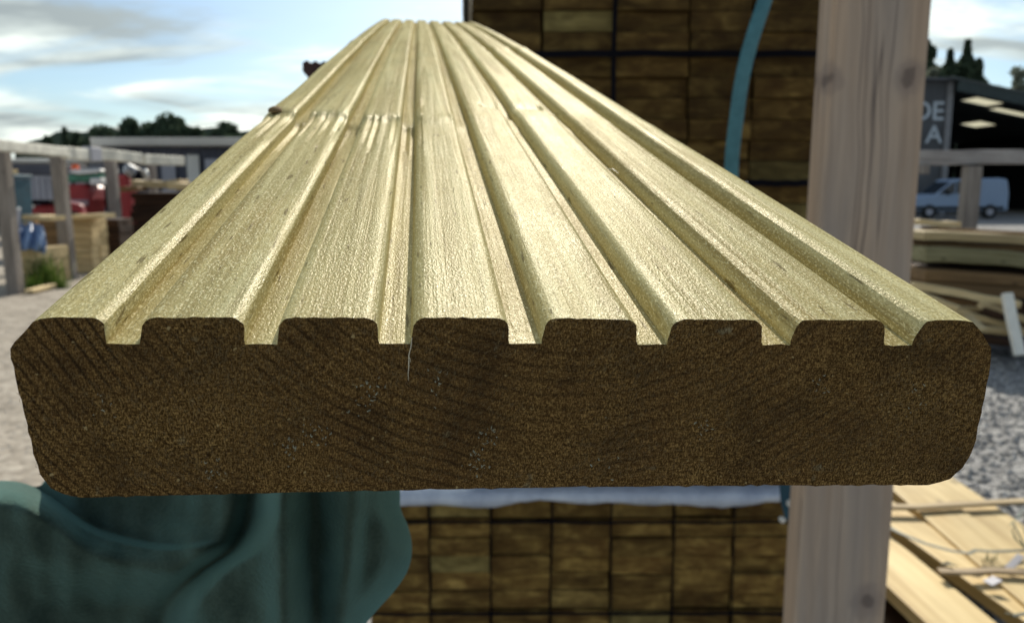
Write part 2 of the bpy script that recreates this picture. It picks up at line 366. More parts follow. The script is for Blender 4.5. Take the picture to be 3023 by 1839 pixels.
c = g.mix(g.math('MULTIPLY', ring, ringstr), c, (0.014, 0.008, 0.004))
dust = g.math('MULTIPLY', g.maprange(g.noise(co, 170, 3, 0.6), 0.66, 0.74), g.maprange(fib, 0.4, 0.6))
c = g.mix(g.math('MULTIPLY', dust, 0.6), c, (0.30, 0.30, 0.20))
c = g.mix(g.maprange(g.noise(co, 900, 2, 0.5), 0.69, 0.74, 0, 0.6), c, (0.55, 0.42, 0.20))
edge = g.maprange(sp.outputs[2], -0.0255, -0.021, 0.35, 0.0)
out(g, c, 0.9, 0.08, g.math('ADD', fib, fib2), 0.5, 0.0002)
M['end'] = m
bo = mb.build('deck_board', [M['board'], M['end']], smooth=True, sharp=26)
bo.matrix_world = Matrix((( Aw.x, Lw.x, Nw.x, ORG.x), (Aw.y, Lw.y, Nw.y, ORG.y), (Aw.z, Lw.z, Nw.z, ORG.z), (0, 0, 0, 1)))
tag(bo, 'long pale grooved decking board in the foreground with its dark sawn end towards the camera', 'decking board')
def inprof(x, z):
    ins = False; n = len(dp); j = n - 1
    for i in range(n):
        xi, zi = dp[i]; xj, zj = dp[j]
        if (zi > z) != (zj > z) and x < (xj - xi) * (z - zi) / (zj - zi) + xi: ins = not ins
        j = i
    return ins
def sliver(mb, p, ang, ln, wd, lift=0.0001, curve=0.2, seg=3):
    d = Vector((math.cos(ang), 0, math.sin(ang))); nrm = Vector((-d.z, 0, d.x)); o = len(mb.v); p = Vector(p)
    for k in range(seg + 1):
        t = k / seg; c = p + d * (ln * (t - 0.5)) + nrm * (curve * ln * (t - 0.5) ** 2 * 2) + Vector((0, -lift * (1 + 2 * math.sin(t * math.pi)), 0))
        ww = wd * (0.35 + 0.65 * math.sin(math.pi * (0.12 + 0.76 * t)))
        mb.v += [tuple(c - nrm * ww / 2), tuple(c + nrm * ww / 2)]
        if k: mb.f.append((o + 2 * k - 2, o + 2 * k - 1, o + 2 * k + 1, o + 2 * k)); mb.m.append(0)
fb = MB(); rf = random.Random(11); n = 0
while n < 9000:
    x = rf.uniform(-0.073, 0.078); z = rf.uniform(-0.027, 0.0005)
    if not inprof(x, z): continue
    ln = rf.uniform(0.0002, 0.0009) * (2.2 if rf.random() < 0.04 else 1)
    if noise.noise(Vector((x * 70, z * 70, 4))) < rf.uniform(-0.6, 0.5): continue
    ang = R(rf.gauss(42, 25)) if x > -0.01 else R(rf.gauss(100, 45))
    sliver(fb, (x, 0, z), ang, ln, rf.uniform(0.00003, 0.00007), rf.uniform(0.00005, 0.00025), rf.uniform(-0.5, 0.5)); n += 1
fm = timber('raised_wood_fibre', (0.17, 0.11, 0.04), (0.42, 0.30, 0.14), 0, 0.7, 400, knots=False)
fo = fb.build('wood_fibres', fm, bo); fo.location = (0, 0, 0); fo['kind'] = 'stuff'
# grey-green dust specks
ds = MB()
for cpx, cpy, nn, sp_ in [(1085, 1150, 16, 22), (940, 1275, 22, 26), (1440, 1285, 16, 16), (1415, 1350, 26, 22), (1080, 1200, 10, 25), (620, 1385, 14, 30), (1300, 1135, 10, 30), (2080, 1265, 12, 14), (2420, 1130, 8, 20), (855, 1320, 16, 18), (2700, 1180, 10, 26), (1820, 1370, 10, 60), (300, 1190, 8, 20)]:
    for _ in range(nn):
        x, z = loc2(cpx + rf.gauss(0, sp_), cpy + rf.gauss(0, sp_))
        if inprof(x, z): sliver(ds, (x, 0, z), rf.uniform(0, 3.14), rf.uniform(0.00015, 0.0006), rf.uniform(0.00008, 0.00024), 0.0001, rf.uniform(-0.8, 0.8))
do = ds.build('dust_specks', plain('pale_saw_dust', (0.30, 0.30, 0.22), 0.9, 0.3, 500), bo); do.location = (0, 0, 0); do['kind'] = 'stuff'
# the pale splinter hanging from the middle groove
sp = MB(); pp = [(1216, 994), (1213, 1020), (1207, 1045), (1207, 1075), (1205, 1100), (1206, 1118)]
q = [loc2(*p) for p in pp]; sp.tube([Vector((a, -0.0004 - 0.0003 * (i % 2), b)) for i, (a, b) in enumerate(q)], [0.00004, 0.00007, 0.00008, 0.00007, 0.00005, 0.00002], 6)
q2 = [loc2(*p) for p in [(1207, 1048), (1211, 1056), (1212, 1064)]]; sp.tube([Vector((a, -0.0006, b)) for a, b in q2], [0.00004, 0.00004, 0.00002], 5)
spo = sp.build('wood_splinter', plain('pale_splinter_wood', (0.72, 0.66, 0.5), 0.6, 0.1, 100), smooth=True); spo.matrix_world = bo.matrix_world.copy()
tag(spo, 'thin pale splinter hanging over the dark board end below a groove', 'splinter')
# knot bump and whisker on top surface
def topw(px, py, lift=0.0):
    d = ray(px, py); o = ORG + Nw * lift; t = (o - CP).dot(Nw) / d.dot(Nw); return CP + d * t
kb = MB(); kc = topw(812, 328); 
for ring_ in range(6):
    for k in range(12):
        a = 2 * math.pi * k / 12; ph = ring_ / 5 * math.pi / 2
        p = kc + Lw * (0.0045 * math.cos(a) * math.cos(ph)) + Aw * (0.0025 * math.sin(a) * math.cos(ph)) + Nw * (0.0016 * math.sin(ph)) ; kb.v.append(tuple(p))
for r_ in range(5):
    for k in range(12): a = r_ * 12 + k; b = r_ * 12 + (k + 1) % 12; kb.f.append((a, b, b + 12, a + 12)); kb.m.append(0)
kb.v = [tuple(Vector(v) ) for v in kb.v]
inv = bo.matrix_world.inverted(); kb.v = [tuple(inv @ Vector(v)) for v in kb.v]
ko = kb.build('knot', plain('dark_knot_wood', (0.20, 0.13, 0.06), 0.9, spec=0.05), bo, smooth=True); ko.location = (0, 0, 0)
wk = MB(); a = topw(1790, 500, 0.001); b = topw(1826, 512, 0.002); wk.tube([a, (a + b) / 2 + Nw * 0.0006, b], [0.00008, 0.00012, 0.00005], 6)
tag(wk.build('wood_whisker', plain('whisker_wood', (0.75, 0.68, 0.5), 0.6), smooth=True), 'tiny pale wood whisker lying across a groove on the deck board', 'splinter')

# second deck board behind, seen end on
def deck_profile(wd=0.145, th=0.028, n=12, gd=0.003):
    p = []; pitch = wd / n
    for i in range(n):
        x0 = -wd / 2 + i * pitch
        for t in range(8):
            u = t / 8; p.append((x0 + u * pitch, -gd * 0.5 * (1 - math.cos(2 * math.pi * (u + 0.5))) * 0.9))
    p.append((wd / 2, -gd * 0.5)); p += [(wd / 2, -th + 0.004), (wd / 2 - 0.012, -th), (-wd / 2 + 0.03, -th), (-wd / 2 + 0.012, -th + 0.005), (-wd / 2, -0.012)]
    return p
O2 = atD(890, 180, 1.30) + Aw * 0.0725 * 1.09
d2 = MB().prism(deck_profile(), (O2, Vector((1.09, 0, -0.05)), Vector((0.05, 0, 1.35)), Vector((0.02, 1, 0))), 0, 1.2)
tag(d2.build('deck_board', plain('dark_reddish_board', (0.055, 0.022, 0.018), 0.7, 0.3, 60)), 'dark reddish grooved board end poking out left of the long pale board, against the sky', 'decking board')

# ---------------------------------------------------------------- tall timber stack
YS = 1.95
def stack_end(name, k):
    global g
    em, g = mat(name); co = objco(g); r = rnd(g)
    off = g.n('ShaderNodeCombineXYZ', ins={0: g.math('MULTIPLY', r, 17.0), 1: g.math('MULTIPLY', r, 3.0), 2: g.math('MULTIPLY', r, 29.0)}).outputs[0]
    co = g.n('ShaderNodeVectorMath', operation='ADD', ins={0: co, 1: off}).outputs[0]
    n1 = g.noise(g.map(co, scale=(0.35, 0.02, 1)), 45, 4, 0.5, 0.6); n2 = g.noise(g.map(co, scale=(1, 0.1, 1)), 24, 4, 0.6)
    c = g.ramp(n1, [(0.3, (0.036, 0.022, 0.009)), (0.52, (0.084, 0.055, 0.021)), (0.74, (0.17, 0.12, 0.05))])
    c = g.mix(g.maprange(n2, 0.38, 0.68, 0, 0.75), c, (0.040, 0.021, 0.008))
    c = g.mix(g.maprange(r, 0.93, 0.99, 0, 0.5), c, g.ramp(n1, [(0.3, (0.12, 0.105, 0.05)), (0.7, (0.26, 0.24, 0.13))]))
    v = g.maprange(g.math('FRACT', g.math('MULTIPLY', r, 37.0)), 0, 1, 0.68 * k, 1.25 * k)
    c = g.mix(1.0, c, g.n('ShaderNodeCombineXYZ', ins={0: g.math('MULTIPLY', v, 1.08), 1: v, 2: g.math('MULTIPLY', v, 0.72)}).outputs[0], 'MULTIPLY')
    ho = g.noise(co, 260, 4, 0.65)
    out(g, c, 0.85, 0.15, g.math('ADD', n1, ho), 0.5, 0.003)
    return em
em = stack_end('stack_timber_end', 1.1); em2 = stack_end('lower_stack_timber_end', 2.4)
M['stack'] = em
stackmesh = []
for k in range(4):
    b_ = MB(); ww, hh = 0.1465, 0.0435
    b_.v = []
    rr = random.Random(k)
    # end face subdivided so its edge is not a perfect rectangle
    ringpts = []
    nx, nz = 6, 3
    for i in range(nx): ringpts.append((-ww / 2 + ww * i / nx, -hh / 2))
    for i in range(nz): ringpts.append((ww / 2, -hh / 2 + hh * i / nz))
    for i in range(nx): ringpts.append((ww / 2 - ww * i / nx, hh / 2))
    for i in range(nz): ringpts.append((-ww / 2, hh / 2 - hh * i / nz))
    jj = [(x * (1 - rr.uniform(0, 0.012)), z * (1 - rr.uniform(0, 0.025))) for x, z in ringpts]
    n_ = len(ringpts)
    b_.v = [(x * 0.985, 0, z * 0.97) for x, z in jj] + [(x, 0.003, z) for x, z in jj] + [(x, 2.3, z) for x, z in jj]
    for L0 in (0, n_):
        for i in range(n_): b_.f.append((L0 + i, L0 + (i + 1) % n_, L0 + n_ + (i + 1) % n_, L0 + n_ + i)); b_.m.append(0)
    b_.f.append(tuple(reversed(range(n_)))); b_.f.append(tuple(2 * n_ + i for i in range(n_))); b_.m += [0, 0]
    me = bpy.data.meshes.new('stacked_timber'); me.from_pydata(b_.v, [], b_.f); me.materials.append(em); stackmesh.append(me)
for me in list(stackmesh): m3 = me.copy(); m3.materials[0] = em2; stackmesh.append(m3)
rk = random.Random(21)
ONES = ['', 'first', 'second', 'third', 'fourth', 'fifth', 'sixth', 'seventh', 'eighth', 'ninth', 'tenth', 'eleventh', 'twelfth', 'thirteenth', 'fourteenth', 'fifteenth', 'sixteenth', 'seventeenth', 'eighteenth', 'nineteenth', 'twentieth']
def nth(n): return ONES[n] if n <= 20 else 'twenty-' + ONES[n - 20]
def rows_of(bands):
    return [z0 + 0.004 + (z1 - z0 - 0.005) / n * (i + 0.5) for z0, z1 in zip(bands, bands[1:]) for n in (max(1, round((z1 - z0 - 0.008) / 0.045)),) for i in range(n)]
def stack(cols, bands, label, group, ref, refname):
    allz = rows_of(bands)
    for ci, (x0, x1) in enumerate(zip(cols, cols[1:])):
        for z0, z1 in zip(bands, bands[1:]):
            n = max(1, round((z1 - z0 - 0.008) / 0.045)); hh = (z1 - z0 - 0.005) / n
            for i in range(n):
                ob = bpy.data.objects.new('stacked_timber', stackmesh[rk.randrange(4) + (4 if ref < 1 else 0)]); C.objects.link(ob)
                ob.location = ((x0 + x1) / 2 + rk.uniform(-0.0015, 0.0015), YS + rk.uniform(-0.012, 0.010), z0 + 0.004 + hh * (i + 0.5))
                ob.scale = ((x1 - x0 - 0.003) / 0.1465, 1, (hh - 0.0006) / 0.0435)
                ob.rotation_euler = (0, R(rk.uniform(-0.25, 0.25)), 0)
                zc = ob.location.z
                k = sum(1 for q_ in allz if zc - 1e-6 <= q_ < ref) if zc < ref else sum(1 for q_ in allz if ref < q_ <= zc + 1e-6)
                tag(ob, '%s, %s column left of the post, %s row %s the %s' % (label, nth(len(cols) - 1 - ci), nth(k), 'below' if zc < ref else 'above', refname), 'timber', group)
LC = [-0.34, -0.195, -0.05, 0.0925, 0.234, 0.381, 0.523, 0.66]
UC = [-0.09, 0.066, 0.22, 0.388, 0.528, 0.68]
LB = [0.04, 0.27, 0.494, 0.722, 0.795]
UB = [0.83, 0.954, 1.23, 1.506, 1.782, 2.06]
stack(LC, LB, 'brown timber, lower stack', 'timbers in the lower stack', 0.8, 'sheet')
stack(UC, UB, 'dark timber, upper stack', 'timbers in the upper stack', 1.782, 'strap')
for z, label in ((0.018, 'rough timber bearer under the lower timber stack'), (0.8125, 'rough timber bearer lying between the lower and upper timber stacks')):
    for yy in (2.1,): 
        b_ = MB().box((0.2, yy, z), (1.0, 0.08, 0.033), 0)
        tag(b_.build('bearer', M['brown_x'], org=(0.2, yy, z)), label, 'bearer')
def band_h(x0, x1, z, label, zz=0.016, y=YS - 0.022):
    b_ = MB(); pts = []
    n = 24
    for i in range(n + 1):
        x = x0 + (x1 - x0) * i / n; dz = 0.003 * noise.noise(Vector((x * 9, z * 5, 0))) + 0.0015 * noise.noise(Vector((x * 60, z, 3)))
        for yy in (y, y + 0.003):
            b_.v += [(x, yy, z - zz / 2 + dz), (x, yy, z + zz / 2 + dz)]
        if i:
            a = 4 * (i - 1); b = 4 * i
            b_.f += [(a, b, b + 1, a + 1), (a + 2, a + 3, b + 3, b + 2), (a + 1, b + 1, b + 3, a + 3), (a, a + 2, b + 2, b)]; b_.m += [0] * 4
    return tag(b_.build('strapping_band', M['black']), label, 'strapping', 'black straps on the timber stack')
def band_v(x, z0, z1, label, ww=0.012, y=YS - 0.019):
    b_ = MB(); n = 24
    for i in range(n + 1):
        z = z0 + (z1 - z0) * i / n; dx = 0.005 * noise.noise(Vector((z * 6, x * 50, 0)))
        for yy in (y, y + 0.003): b_.v += [(x - ww / 2 + dx, yy, z), (x + ww / 2 + dx, yy, z)]
        if i:
            a = 4 * (i - 1); b = 4 * i
            b_.f += [(a, a + 1, b + 1, b), (a + 2, b + 2, b + 3, a + 3), (a, b, b + 2, a + 2), (a + 1, a + 3, b + 3, b + 1)]; b_.m += [0] * 4
    return tag(b_.build('strapping_band', M['black']), label, 'strapping', 'black straps on the timber stack')
band_h(0.05, 0.68, 1.783, 'thick black horizontal strap across the upper stack above the board', 0.014)
band_h(0.52, 0.68, 1.507, 'short black horizontal strap on the upper stack low beside the grey post', 0.014)
band_h(-0.34, 0.66, 0.722, 'upper of two black horizontal straps across the lower stack', 0.006)
band_h(-0.34, 0.66, 0.494, 'lower of two black horizontal straps across the lower stack', 0.006)
band_v(0.221, 1.60, 2.06, 'thick black vertical strap on the upper stack left of the teal strap', 0.010)
for i, x in enumerate(LC[1:-1]):
    band_v(x, 0.30, 0.79, ['first', 'second', 'third', 'fourth', 'fifth', 'rightmost'][i] + ' thin black strip painting gap shade from the left on the lower stack', 0.003)  # black strips paint the shade of the gaps between columns
# teal strap, loose in front of the stack
m, g = mat('teal_webbing'); co = objco(g)
out(g, g.ramp(g.noise(co, 50, 4), [(0.3, (0.03, 0.14, 0.17)), (0.7, (0.055, 0.20, 0.235))]), 0.45, 0.5, g.noise(co, 500, 2), 0.2, 0.001)
ts = MB(); cl = [(2275, -60), (2257, 10), (2235, 70), (2210, 150), (2190, 235), (2178, 320), (2168, 400), (2160, 470), (2158, 560), (2165, 680), (2185, 820), (2215, 960), (2250, 1100)]
for i, (px, py) in enumerate(cl):
    t = i / (len(cl) - 1); Y = 1.80 - 0.05 * math.sin(t * 3)
    wpx = 23 if i < 8 else 23
    a = atY(px - wpx, py - 4, Y); b = atY(px + wpx, py + 4, Y + 0.012); n_ = Vector((0, 0.0025, 0))
    ts.v += [tuple(a), tuple(b), tuple(a + n_), tuple(b + n_)]
    if i: a = 4 * (i - 1); b = 4 * i; ts.f += [(a, b, b + 1, a + 1), (a + 2, a + 3, b + 3, b + 2), (a, a + 2, b + 2, b), (a + 1, b + 1, b + 3, a + 3)]; ts.m += [0] * 4
tso = ts.build('strap', m, smooth=True, sharp=60); sb = tso.modifiers.new('sub', 'SUBSURF'); sb.levels = 2; sb.render_levels = 2
tag(tso, 'long teal plastic strap curving down in front of the upper timber stack', 'strap')
# plastic sheet over the lower stack
m2, g = mat('pale_plastic_sheet'); co = objco(g)
nn = g.noise(g.map(co, scale=(1, 1, 0.3)), 20, 4, 0.6)
out(g, g.ramp(nn, [(0.3, (0.42, 0.46, 0.56)), (0.7, (0.66, 0.70, 0.78))]), 0.35, 0.5, nn, 0.5, 0.01)
ps = MB(); nx = 90
rows = [(0.30, 0), (0.1, 0), (-0.024, 0), (-0.034, -0.006), (-0.036, -0.014), (-0.037, -0.025)]
for i in range(nx + 1):
    x = -0.36 + 1.03 * i / nx
    dro = 0.006 * math.sin(x * 11) + 0.010 * noise.noise(Vector((x * 9, 0, 0))) + 0.003 * noise.noise(Vector((x * 40, 1, 0)))
    for k, (dy, dz) in enumerate(rows):
        ps.v.append((x, YS + dy + 0.004 * noise.noise(Vector((x * 14, k, 2))) * (k > 2), 0.798 + dz * 1.0 + (dro if k == 5 else dro * 0.4 if k == 4 else 0)))
    if i:
        for k in range(5): a = 6 * (i - 1) + k; b = 6 * i + k; ps.f.append((a, a + 1, b + 1, b)); ps.m.append(0)
pso = ps.build('plastic_sheet', m2, smooth=True, sharp=70); so = pso.modifiers.new('s', 'SOLIDIFY'); so.thickness = 0.0015
tag(pso, 'pale bluish plastic sheet edge hanging over the top of the lower timber stack', 'plastic sheet')
# side wrap of upper stack
sw = MB(); 
for i in range(13):
    z = 0.83 + 1.25 * i / 12; o_ = 0.006 + 0.006 * noise.noise(Vector((z * 6, 0, 0)))
    sw.v += [(-0.098 - o_, YS - 0.012, z), (-0.098 - o_ * 1.5, YS + 0.30, z), (-0.098 - o_, YS + 1.2, z), (-0.098 - o_, YS + 2.3, z)]
    if i:
        for k in range(3): a = 4 * (i - 1) + k; ps_ = 4 * i + k; sw.f.append((a, a + 1, ps_ + 1, ps_)); sw.m.append(0)
swo = sw.build('plastic_wrap', plain('pale_wrap_film', (0.50, 0.48, 0.36), 0.4), smooth=True); so = swo.modifiers.new('s', 'SOLIDIFY'); so.thickness = 0.002
tag(swo, 'pale wrapping film on the left side of the tall upper timber stack', 'wrapping')

# ---------------------------------------------------------------- near post
YP = 1.25
pt0 = atY(2624, -240, YP); pt1 = atY(2432, 2500, YP)
ww = 0.150
po = MB(); nseg = 40
dirp = (pt0 - pt1)
pz = [0.0 + (2.05) * i / nseg for i in range(nseg + 1)]
def postc(z): t = (z - pt1.z) / (pt0.z - pt1.z); return pt1.x + (pt0.x - pt1.x) * t
for z in pz:
    x = postc(z); wob = 0.0012 * noise.noise(Vector((z * 5, 2, 0)))
    hw = 0.0675 + wob; c_ = 0.004
    ring_ = [(-hw, c_), (-hw + c_, 0), (hw - c_, 0), (hw, c_), (hw, 0.07), (-hw, 0.07)]
    for a, b in ring_:
        # turned a little so that its left side shows
        an = R(-2); po.v.append((x + 0.001 + a * math.cos(an) - b * math.sin(an) * -1 * -1, YP + a * math.sin(an) + b * math.cos(an), z))
for i in range(nseg):
    for k in range(6): a = 6 * i + k; b = 6 * i + (k + 1) % 6; po.f.append((a, b, b + 6, a + 6)); po.m.append(0)
po.f.append((5, 4, 3, 2, 1, 0)); po.f.append(tuple(6 * nseg + k for k in range(6))); po.m += [0, 0]
m, g = mat('near_post_timber'); co = g.n('ShaderNodeNewGeometry').outputs['Position']
kn = []
warp = g.noise(g.map(co, scale=(1, 1, 0.3)), 6, 3)
cw = g.n('ShaderNodeVectorMath', operation='ADD', ins={0: co, 1: g.n('ShaderNodeCombineXYZ', ins={0: g.math('MULTIPLY', warp, 0.05), 1: 0.0, 2: 0.0}).outputs[0]}).outputs[0]
ga = g.noise(g.map(cw, scale=(1, 1, 0.05)), 75, 5, 0.6, 0.5); gb = g.noise(g.map(cw, scale=(1, 1, 0.09)), 18, 3, 0.55)
c = g.ramp(ga, [(0.30, (0.34, 0.25, 0.18)), (0.68, (0.60, 0.45, 0.325))])
c = g.mix(g.maprange(gb, 0.35, 0.7, 0, 0.7), c, (0.47, 0.33, 0.235))
c = g.mix(g.maprange(gb, 0.60, 0.34, 0, 0.6), c, (0.33, 0.285, 0.26))
for px, py, rr in ((2672, 233, 0.013), (2447, 232, 0.010), (2550, 1768, 0.014)):
    kp = atY(px, py, YP + 0.01)
    dv = g.n('ShaderNodeVectorMath', operation='SUBTRACT', ins={0: co, 1: tuple(kp)}).outputs[0]
    dv = g.map(dv, scale=(1, 0.3, 0.75)); ln = g.n('ShaderNodeVectorMath', operation='LENGTH', ins={0: dv}).outputs['Value']
    ln = g.math('ADD', ln, g.math('MULTIPLY', g.math('SUBTRACT', g.noise(co, 45, 3), 0.5), 0.020))
    c = g.mix(g.maprange(ln, rr * 1.0, rr * 2.2, 0.35, 0, True), c, (0.13, 0.11, 0.12))
    c = g.mix(g.maprange(ln, rr * 0.5, rr * 1.0, 0.5, 0, True), c, (0.05, 0.035, 0.035))
crk = g.noise(g.map(cw, scale=(1, 1, 0.012)), 26, 2, 0.4)
c = g.mix(g.maprange(g.math('ABSOLUTE', g.math('SUBTRACT', crk, 0.52)), 0.0, 0.010, 0.7, 0), c, (0.07, 0.055, 0.055))
out(g, c, 0.8, 0.25, ga, 0.4, 0.002)
M['nearpost'] = m
tag(po.build('timber_post', m, bevel=0.002), 'thick weathered square timber post with dark knots standing right of the board', 'post')
# teal strap end with studs beside the post
sx_ = thing('strap_end', atY(2318, 1500, 1.62), 'dark teal strap end with shiny studs hanging beside the foot of the near post', 'strap')
b_ = MB(); q = [(2296, 1380), (2332, 1380), (2338, 1440), (2340, 1500), (2336, 1545), (2318, 1530), (2304, 1480)]
b_.v = [tuple(atY(a, b, 1.62)) for a, b in q] + [tuple(atY(a, b, 1.628)) for a, b in q]
n = len(q); b_.f = [tuple(range(n)), tuple(reversed(range(n, 2 * n)))] + [(i, i + n, (i + 1) % n + n, (i + 1) % n) for i in range(n)]; b_.m = [0] * len(b_.f)
b_.build('webbing', M['teal_bin'], sx_)
for px, py, r_ in ((2335, 1489, 0.0062), (2312, 1537, 0.0055)):
    p = atY(px, py, 1.61); b_ = MB().cyl(p, p + Vector((0, 0.012, 0)), r_, 14, r_ * 1.1); b_.build('stud', plain('bright_stud', (0.8, 0.78, 0.72), 0.35, 0.05, metal=0.2), sx_, bevel=0.002)

# ---------------------------------------------------------------- fleece jacket bunched under the board
m, g = mat('teal_fleece'); co = objco(g)
f1 = g.noise(co, 900, 4, 0.7); f2 = g.noise(co, 60, 4, 0.6)
wv = g.noise(g.map(co, scale=(1, 1, 3), rot=(0, R(25), 0)), 420, 3, 0.6)
c = g.ramp(g.math('ADD', g.math('MULTIPLY', f1, 0.6), g.math('MULTIPLY', f2, 0.4)), [(0.3, (0.025, 0.042, 0.033)), (0.7, (0.066, 0.094, 0.074))])
bs = out(g, c, 0.95, 0.1, g.math('ADD', f1, wv), 0.6, 0.0006)
bs.inputs['Sheen Weight'].default_value = 0.5; bs.inputs['Sheen Roughness'].default_value = 0.45; bs.inputs['Sheen Tint'].default_value = (0.35, 0.75, 0.70, 1)
def sstep(a, b, x):
    t = max(0, min(1, (x - a) / (b - a))); return t * t * (3 - 2 * t)
def interp(tab, x):
    if x <= tab[0][0]: return tab[0][1]
    n = len(tab)
    for i in range(n - 1):
        (a, va), (b, vb) = tab[i], tab[i + 1]
        if x <= b:
            p0 = tab[max(i - 1, 0)]; p3 = tab[min(i + 2, n - 1)]; h = b - a; t = (x - a) / h
            m0 = (vb - p0[1]) / (b - p0[0]) * h; m1 = (p3[1] - va) / (p3[0] - a) * h
            return (2 * t ** 3 - 3 * t * t + 1) * va + (t ** 3 - 2 * t * t + t) * m0 + (3 * t * t - 2 * t ** 3) * vb + (t ** 3 - t * t) * m1
    return tab[-1][1]
RE = [(1330, 1150), (1440, 1180), (1500, 1183), (1560, 1207), (1620, 1216), (1680, 1202), (1740, 1162), (1800, 1108), (1860, 1062), (2000, 985), (2400, 900)]
def crease_x(y): return interp([(1400, 765), (1470, 750), (1540, 738), (1620, 690), (1690, 592), (1760, 522), (1839, 492), (2000, 470), (2400, 450)], y)
def ridge_y(x): return interp([(-400, 1440), (-60, 1424), (60, 1426), (150, 1468), (260, 1548), (400, 1592), (520, 1606), (640, 1590), (760, 1560)], x)
def jdepth(x, y, xr):
    d = 0.300
    # rounding at the right-hand edge of the right lobe
    e = max(0.0, 1 - (xr - x) / 190.0); d += 0.050 * (1 - math.sqrt(max(0, 1 - min(1, e) ** 2)))
    # soft vertical folds of the right lobe
    cxx = crease_x(y); inr = sstep(cxx - 30, cxx + 90, x); eo = 1 - sstep(0.1, 0.7, e)
    d += inr * (-0.016 * math.exp(-((x - 830 - 0.03 * (y - 1600)) / 55) ** 2) + 0.010 * math.exp(-((x - 930) / 50) ** 2) - 0.010 * math.exp(-((x - 1035 + 0.10 * (y - 1600)) / 45) ** 2) + eo * 0.010 * math.exp(-((x - 1095 + 0.12 * (y - 1600)) / 50) ** 2))
    # dark crease, the right lobe lies in front of it
    d += 0.016 * math.exp(-((x - cxx) / 50.0) ** 2) - 0.018 * inr
    # left lobe: roll whose top edge runs down to the right
    ry = ridge_y(x); fade = sstep(720, 430, x); k = (y - ry)
    d += fade * (0.010 * (1 - sstep(-6, 22, k)) + 0.018 * (1 - sstep(-20, 90, k))) + fade * 0.00004 * max(0.0, k - 50)
    d += -0.014 * math.exp(-((y - 1590 - 0.15 * (x - 500)) / 60) ** 2) * math.exp(-((x - 560) / 160) ** 2)
    d += 0.020 * sstep(1640, 1800, y) * math.exp(-((x - 330) / 160) ** 2)
    d += 0.004 * noise.noise(Vector((x / 150, y / 170, 1))) + 0.002 * noise.noise(Vector((x / 60, y / 80, 7)))
    return d
jk = MB(); NU, NV = 260, 210; X0 = -420; par = []
for j in range(NV + 1):
    v = j / NV; yb_ = 1300 + 1200 * v ** 1.25
    xr = interp(RE, yb_)
    for i in range(NU + 1):
        u = i / NU; u = 1 - (1 - u) ** 1.15; x = X0 + (xr - X0) * u
        # rows run parallel to the ridge of the left roll
        ry = ridge_y(min(x, 640)); ytop = 1300 + (ry - 3 - 1300) * sstep(240, 90, x)
        yr = ytop + (ry - ytop) * v / 0.3 if v < 0.3 else ry + (2500 - ry) * ((v - 0.3) / 0.7) ** 1.25
        f_ = sstep(640, 900, x); yy = yr * (1 - f_) + yb_ * f_
        par.append((x, yy)); d = jdepth(x, yy, xr)
        if x < 240: d += sstep(240, 90, x) * 0.03 * (1 - min(1, max(0, yy - ry + 3) / 40.0)) ** 2
        jk.v.append(tuple(atD(x, yy, d)))
front = len(jk.v)
for j in range(NV + 1):
    for i in range(NU + 1):
        x, yy = par[j * (NU + 1) + i]; p = Vector(jk.v[j * (NU + 1) + i]); D = (p - CP).dot(FW)
        ed = math.sqrt(min(1, min(i, NU - i) / 40, min(j, NV - j) / 60))
        jk.v.append(tuple(atD(x - 110 * ed, yy + 6 + 60 * ed, D + 0.003 + 0.06 * ed)))
def J(i, j, o=0): return o + j * (NU + 1) + i
for j in range(NV):
    for i in range(NU):
        jk.f.append((J(i, j), J(i, j + 1), J(i + 1, j + 1), J(i + 1, j))); jk.f.append((J(i, j, front), J(i + 1, j, front), J(i + 1, j + 1, front), J(i, j + 1, front)))
for i in range(NU): jk.f.append((J(i, 0), J(i + 1, 0), J(i + 1, 0, front), J(i, 0, front))); jk.f.append((J(i, NV), J(i, NV, front), J(i + 1, NV, front), J(i + 1, NV)))
for j in range(NV): jk.f.append((J(0, j), J(0, j, front), J(0, j + 1, front), J(0, j + 1))); jk.f.append((J(NU, j), J(NU, j + 1), J(NU, j + 1, front), J(NU, j, front)))
jk.m = [0] * len(jk.f)
jo = jk.build('fleece_jacket', m, smooth=True, sharp=80)
tag(jo, 'dark teal fleece jacket bunched in soft folds underneath the left half of the deck board', 'jacket')

# ---------------------------------------------------------------- left rack
def gpt(px, py): return atZ(px, py, 0)
rack = thing('timber_rack', gpt(55, 865), 'weathered open timber rack with pale top rail on the left of the yard', 'rack')
rowp = []
for (bx, by, tx, ty, wpx) in [(48, 868, 2, 440, 36), (206, 822, 170, 462, 33), (352, 745, 325, 472, 27), (462, 700, 447, 480, 20), (-150, 930, -190, 420, 40)]:
    b0 = gpt(bx, by); t0 = atY(tx, ty, b0.y); wm = wpx / FPX * b0.y
    p = MB().beam(b0, t0, wm, wm, up=Vector((0, 1, 0.01)), n=4, wob=0.004); p.build('post', M['grey_post'], rack, bevel=0.008); rowp.append(t0)
def rail(px0, py0, D0, px1, py1, D1, hpx0, par, m='grey_rail', n=8):
    a = atY(px0, py0, D0); b = atY(px1, py1, D1); h = hpx0 / FPX * D0
    p = MB().beam(a, b, 0.12, h, n=n, wob=0.006)
    # local frame along x for the grain
    o = p.build('rail', M[m], par, bevel=0.02); return o
rail(-250, 405, 9.2, 188, 450, 13.4, 42, rack); rail(190, 452, 13.45, 257, 458, 14.2, 36, rack)
rail(282, 455, 14.5, 414, 468, 16.2, 34, rack); rail(420, 471, 16.3, 538, 476, 18.2, 30, rack)
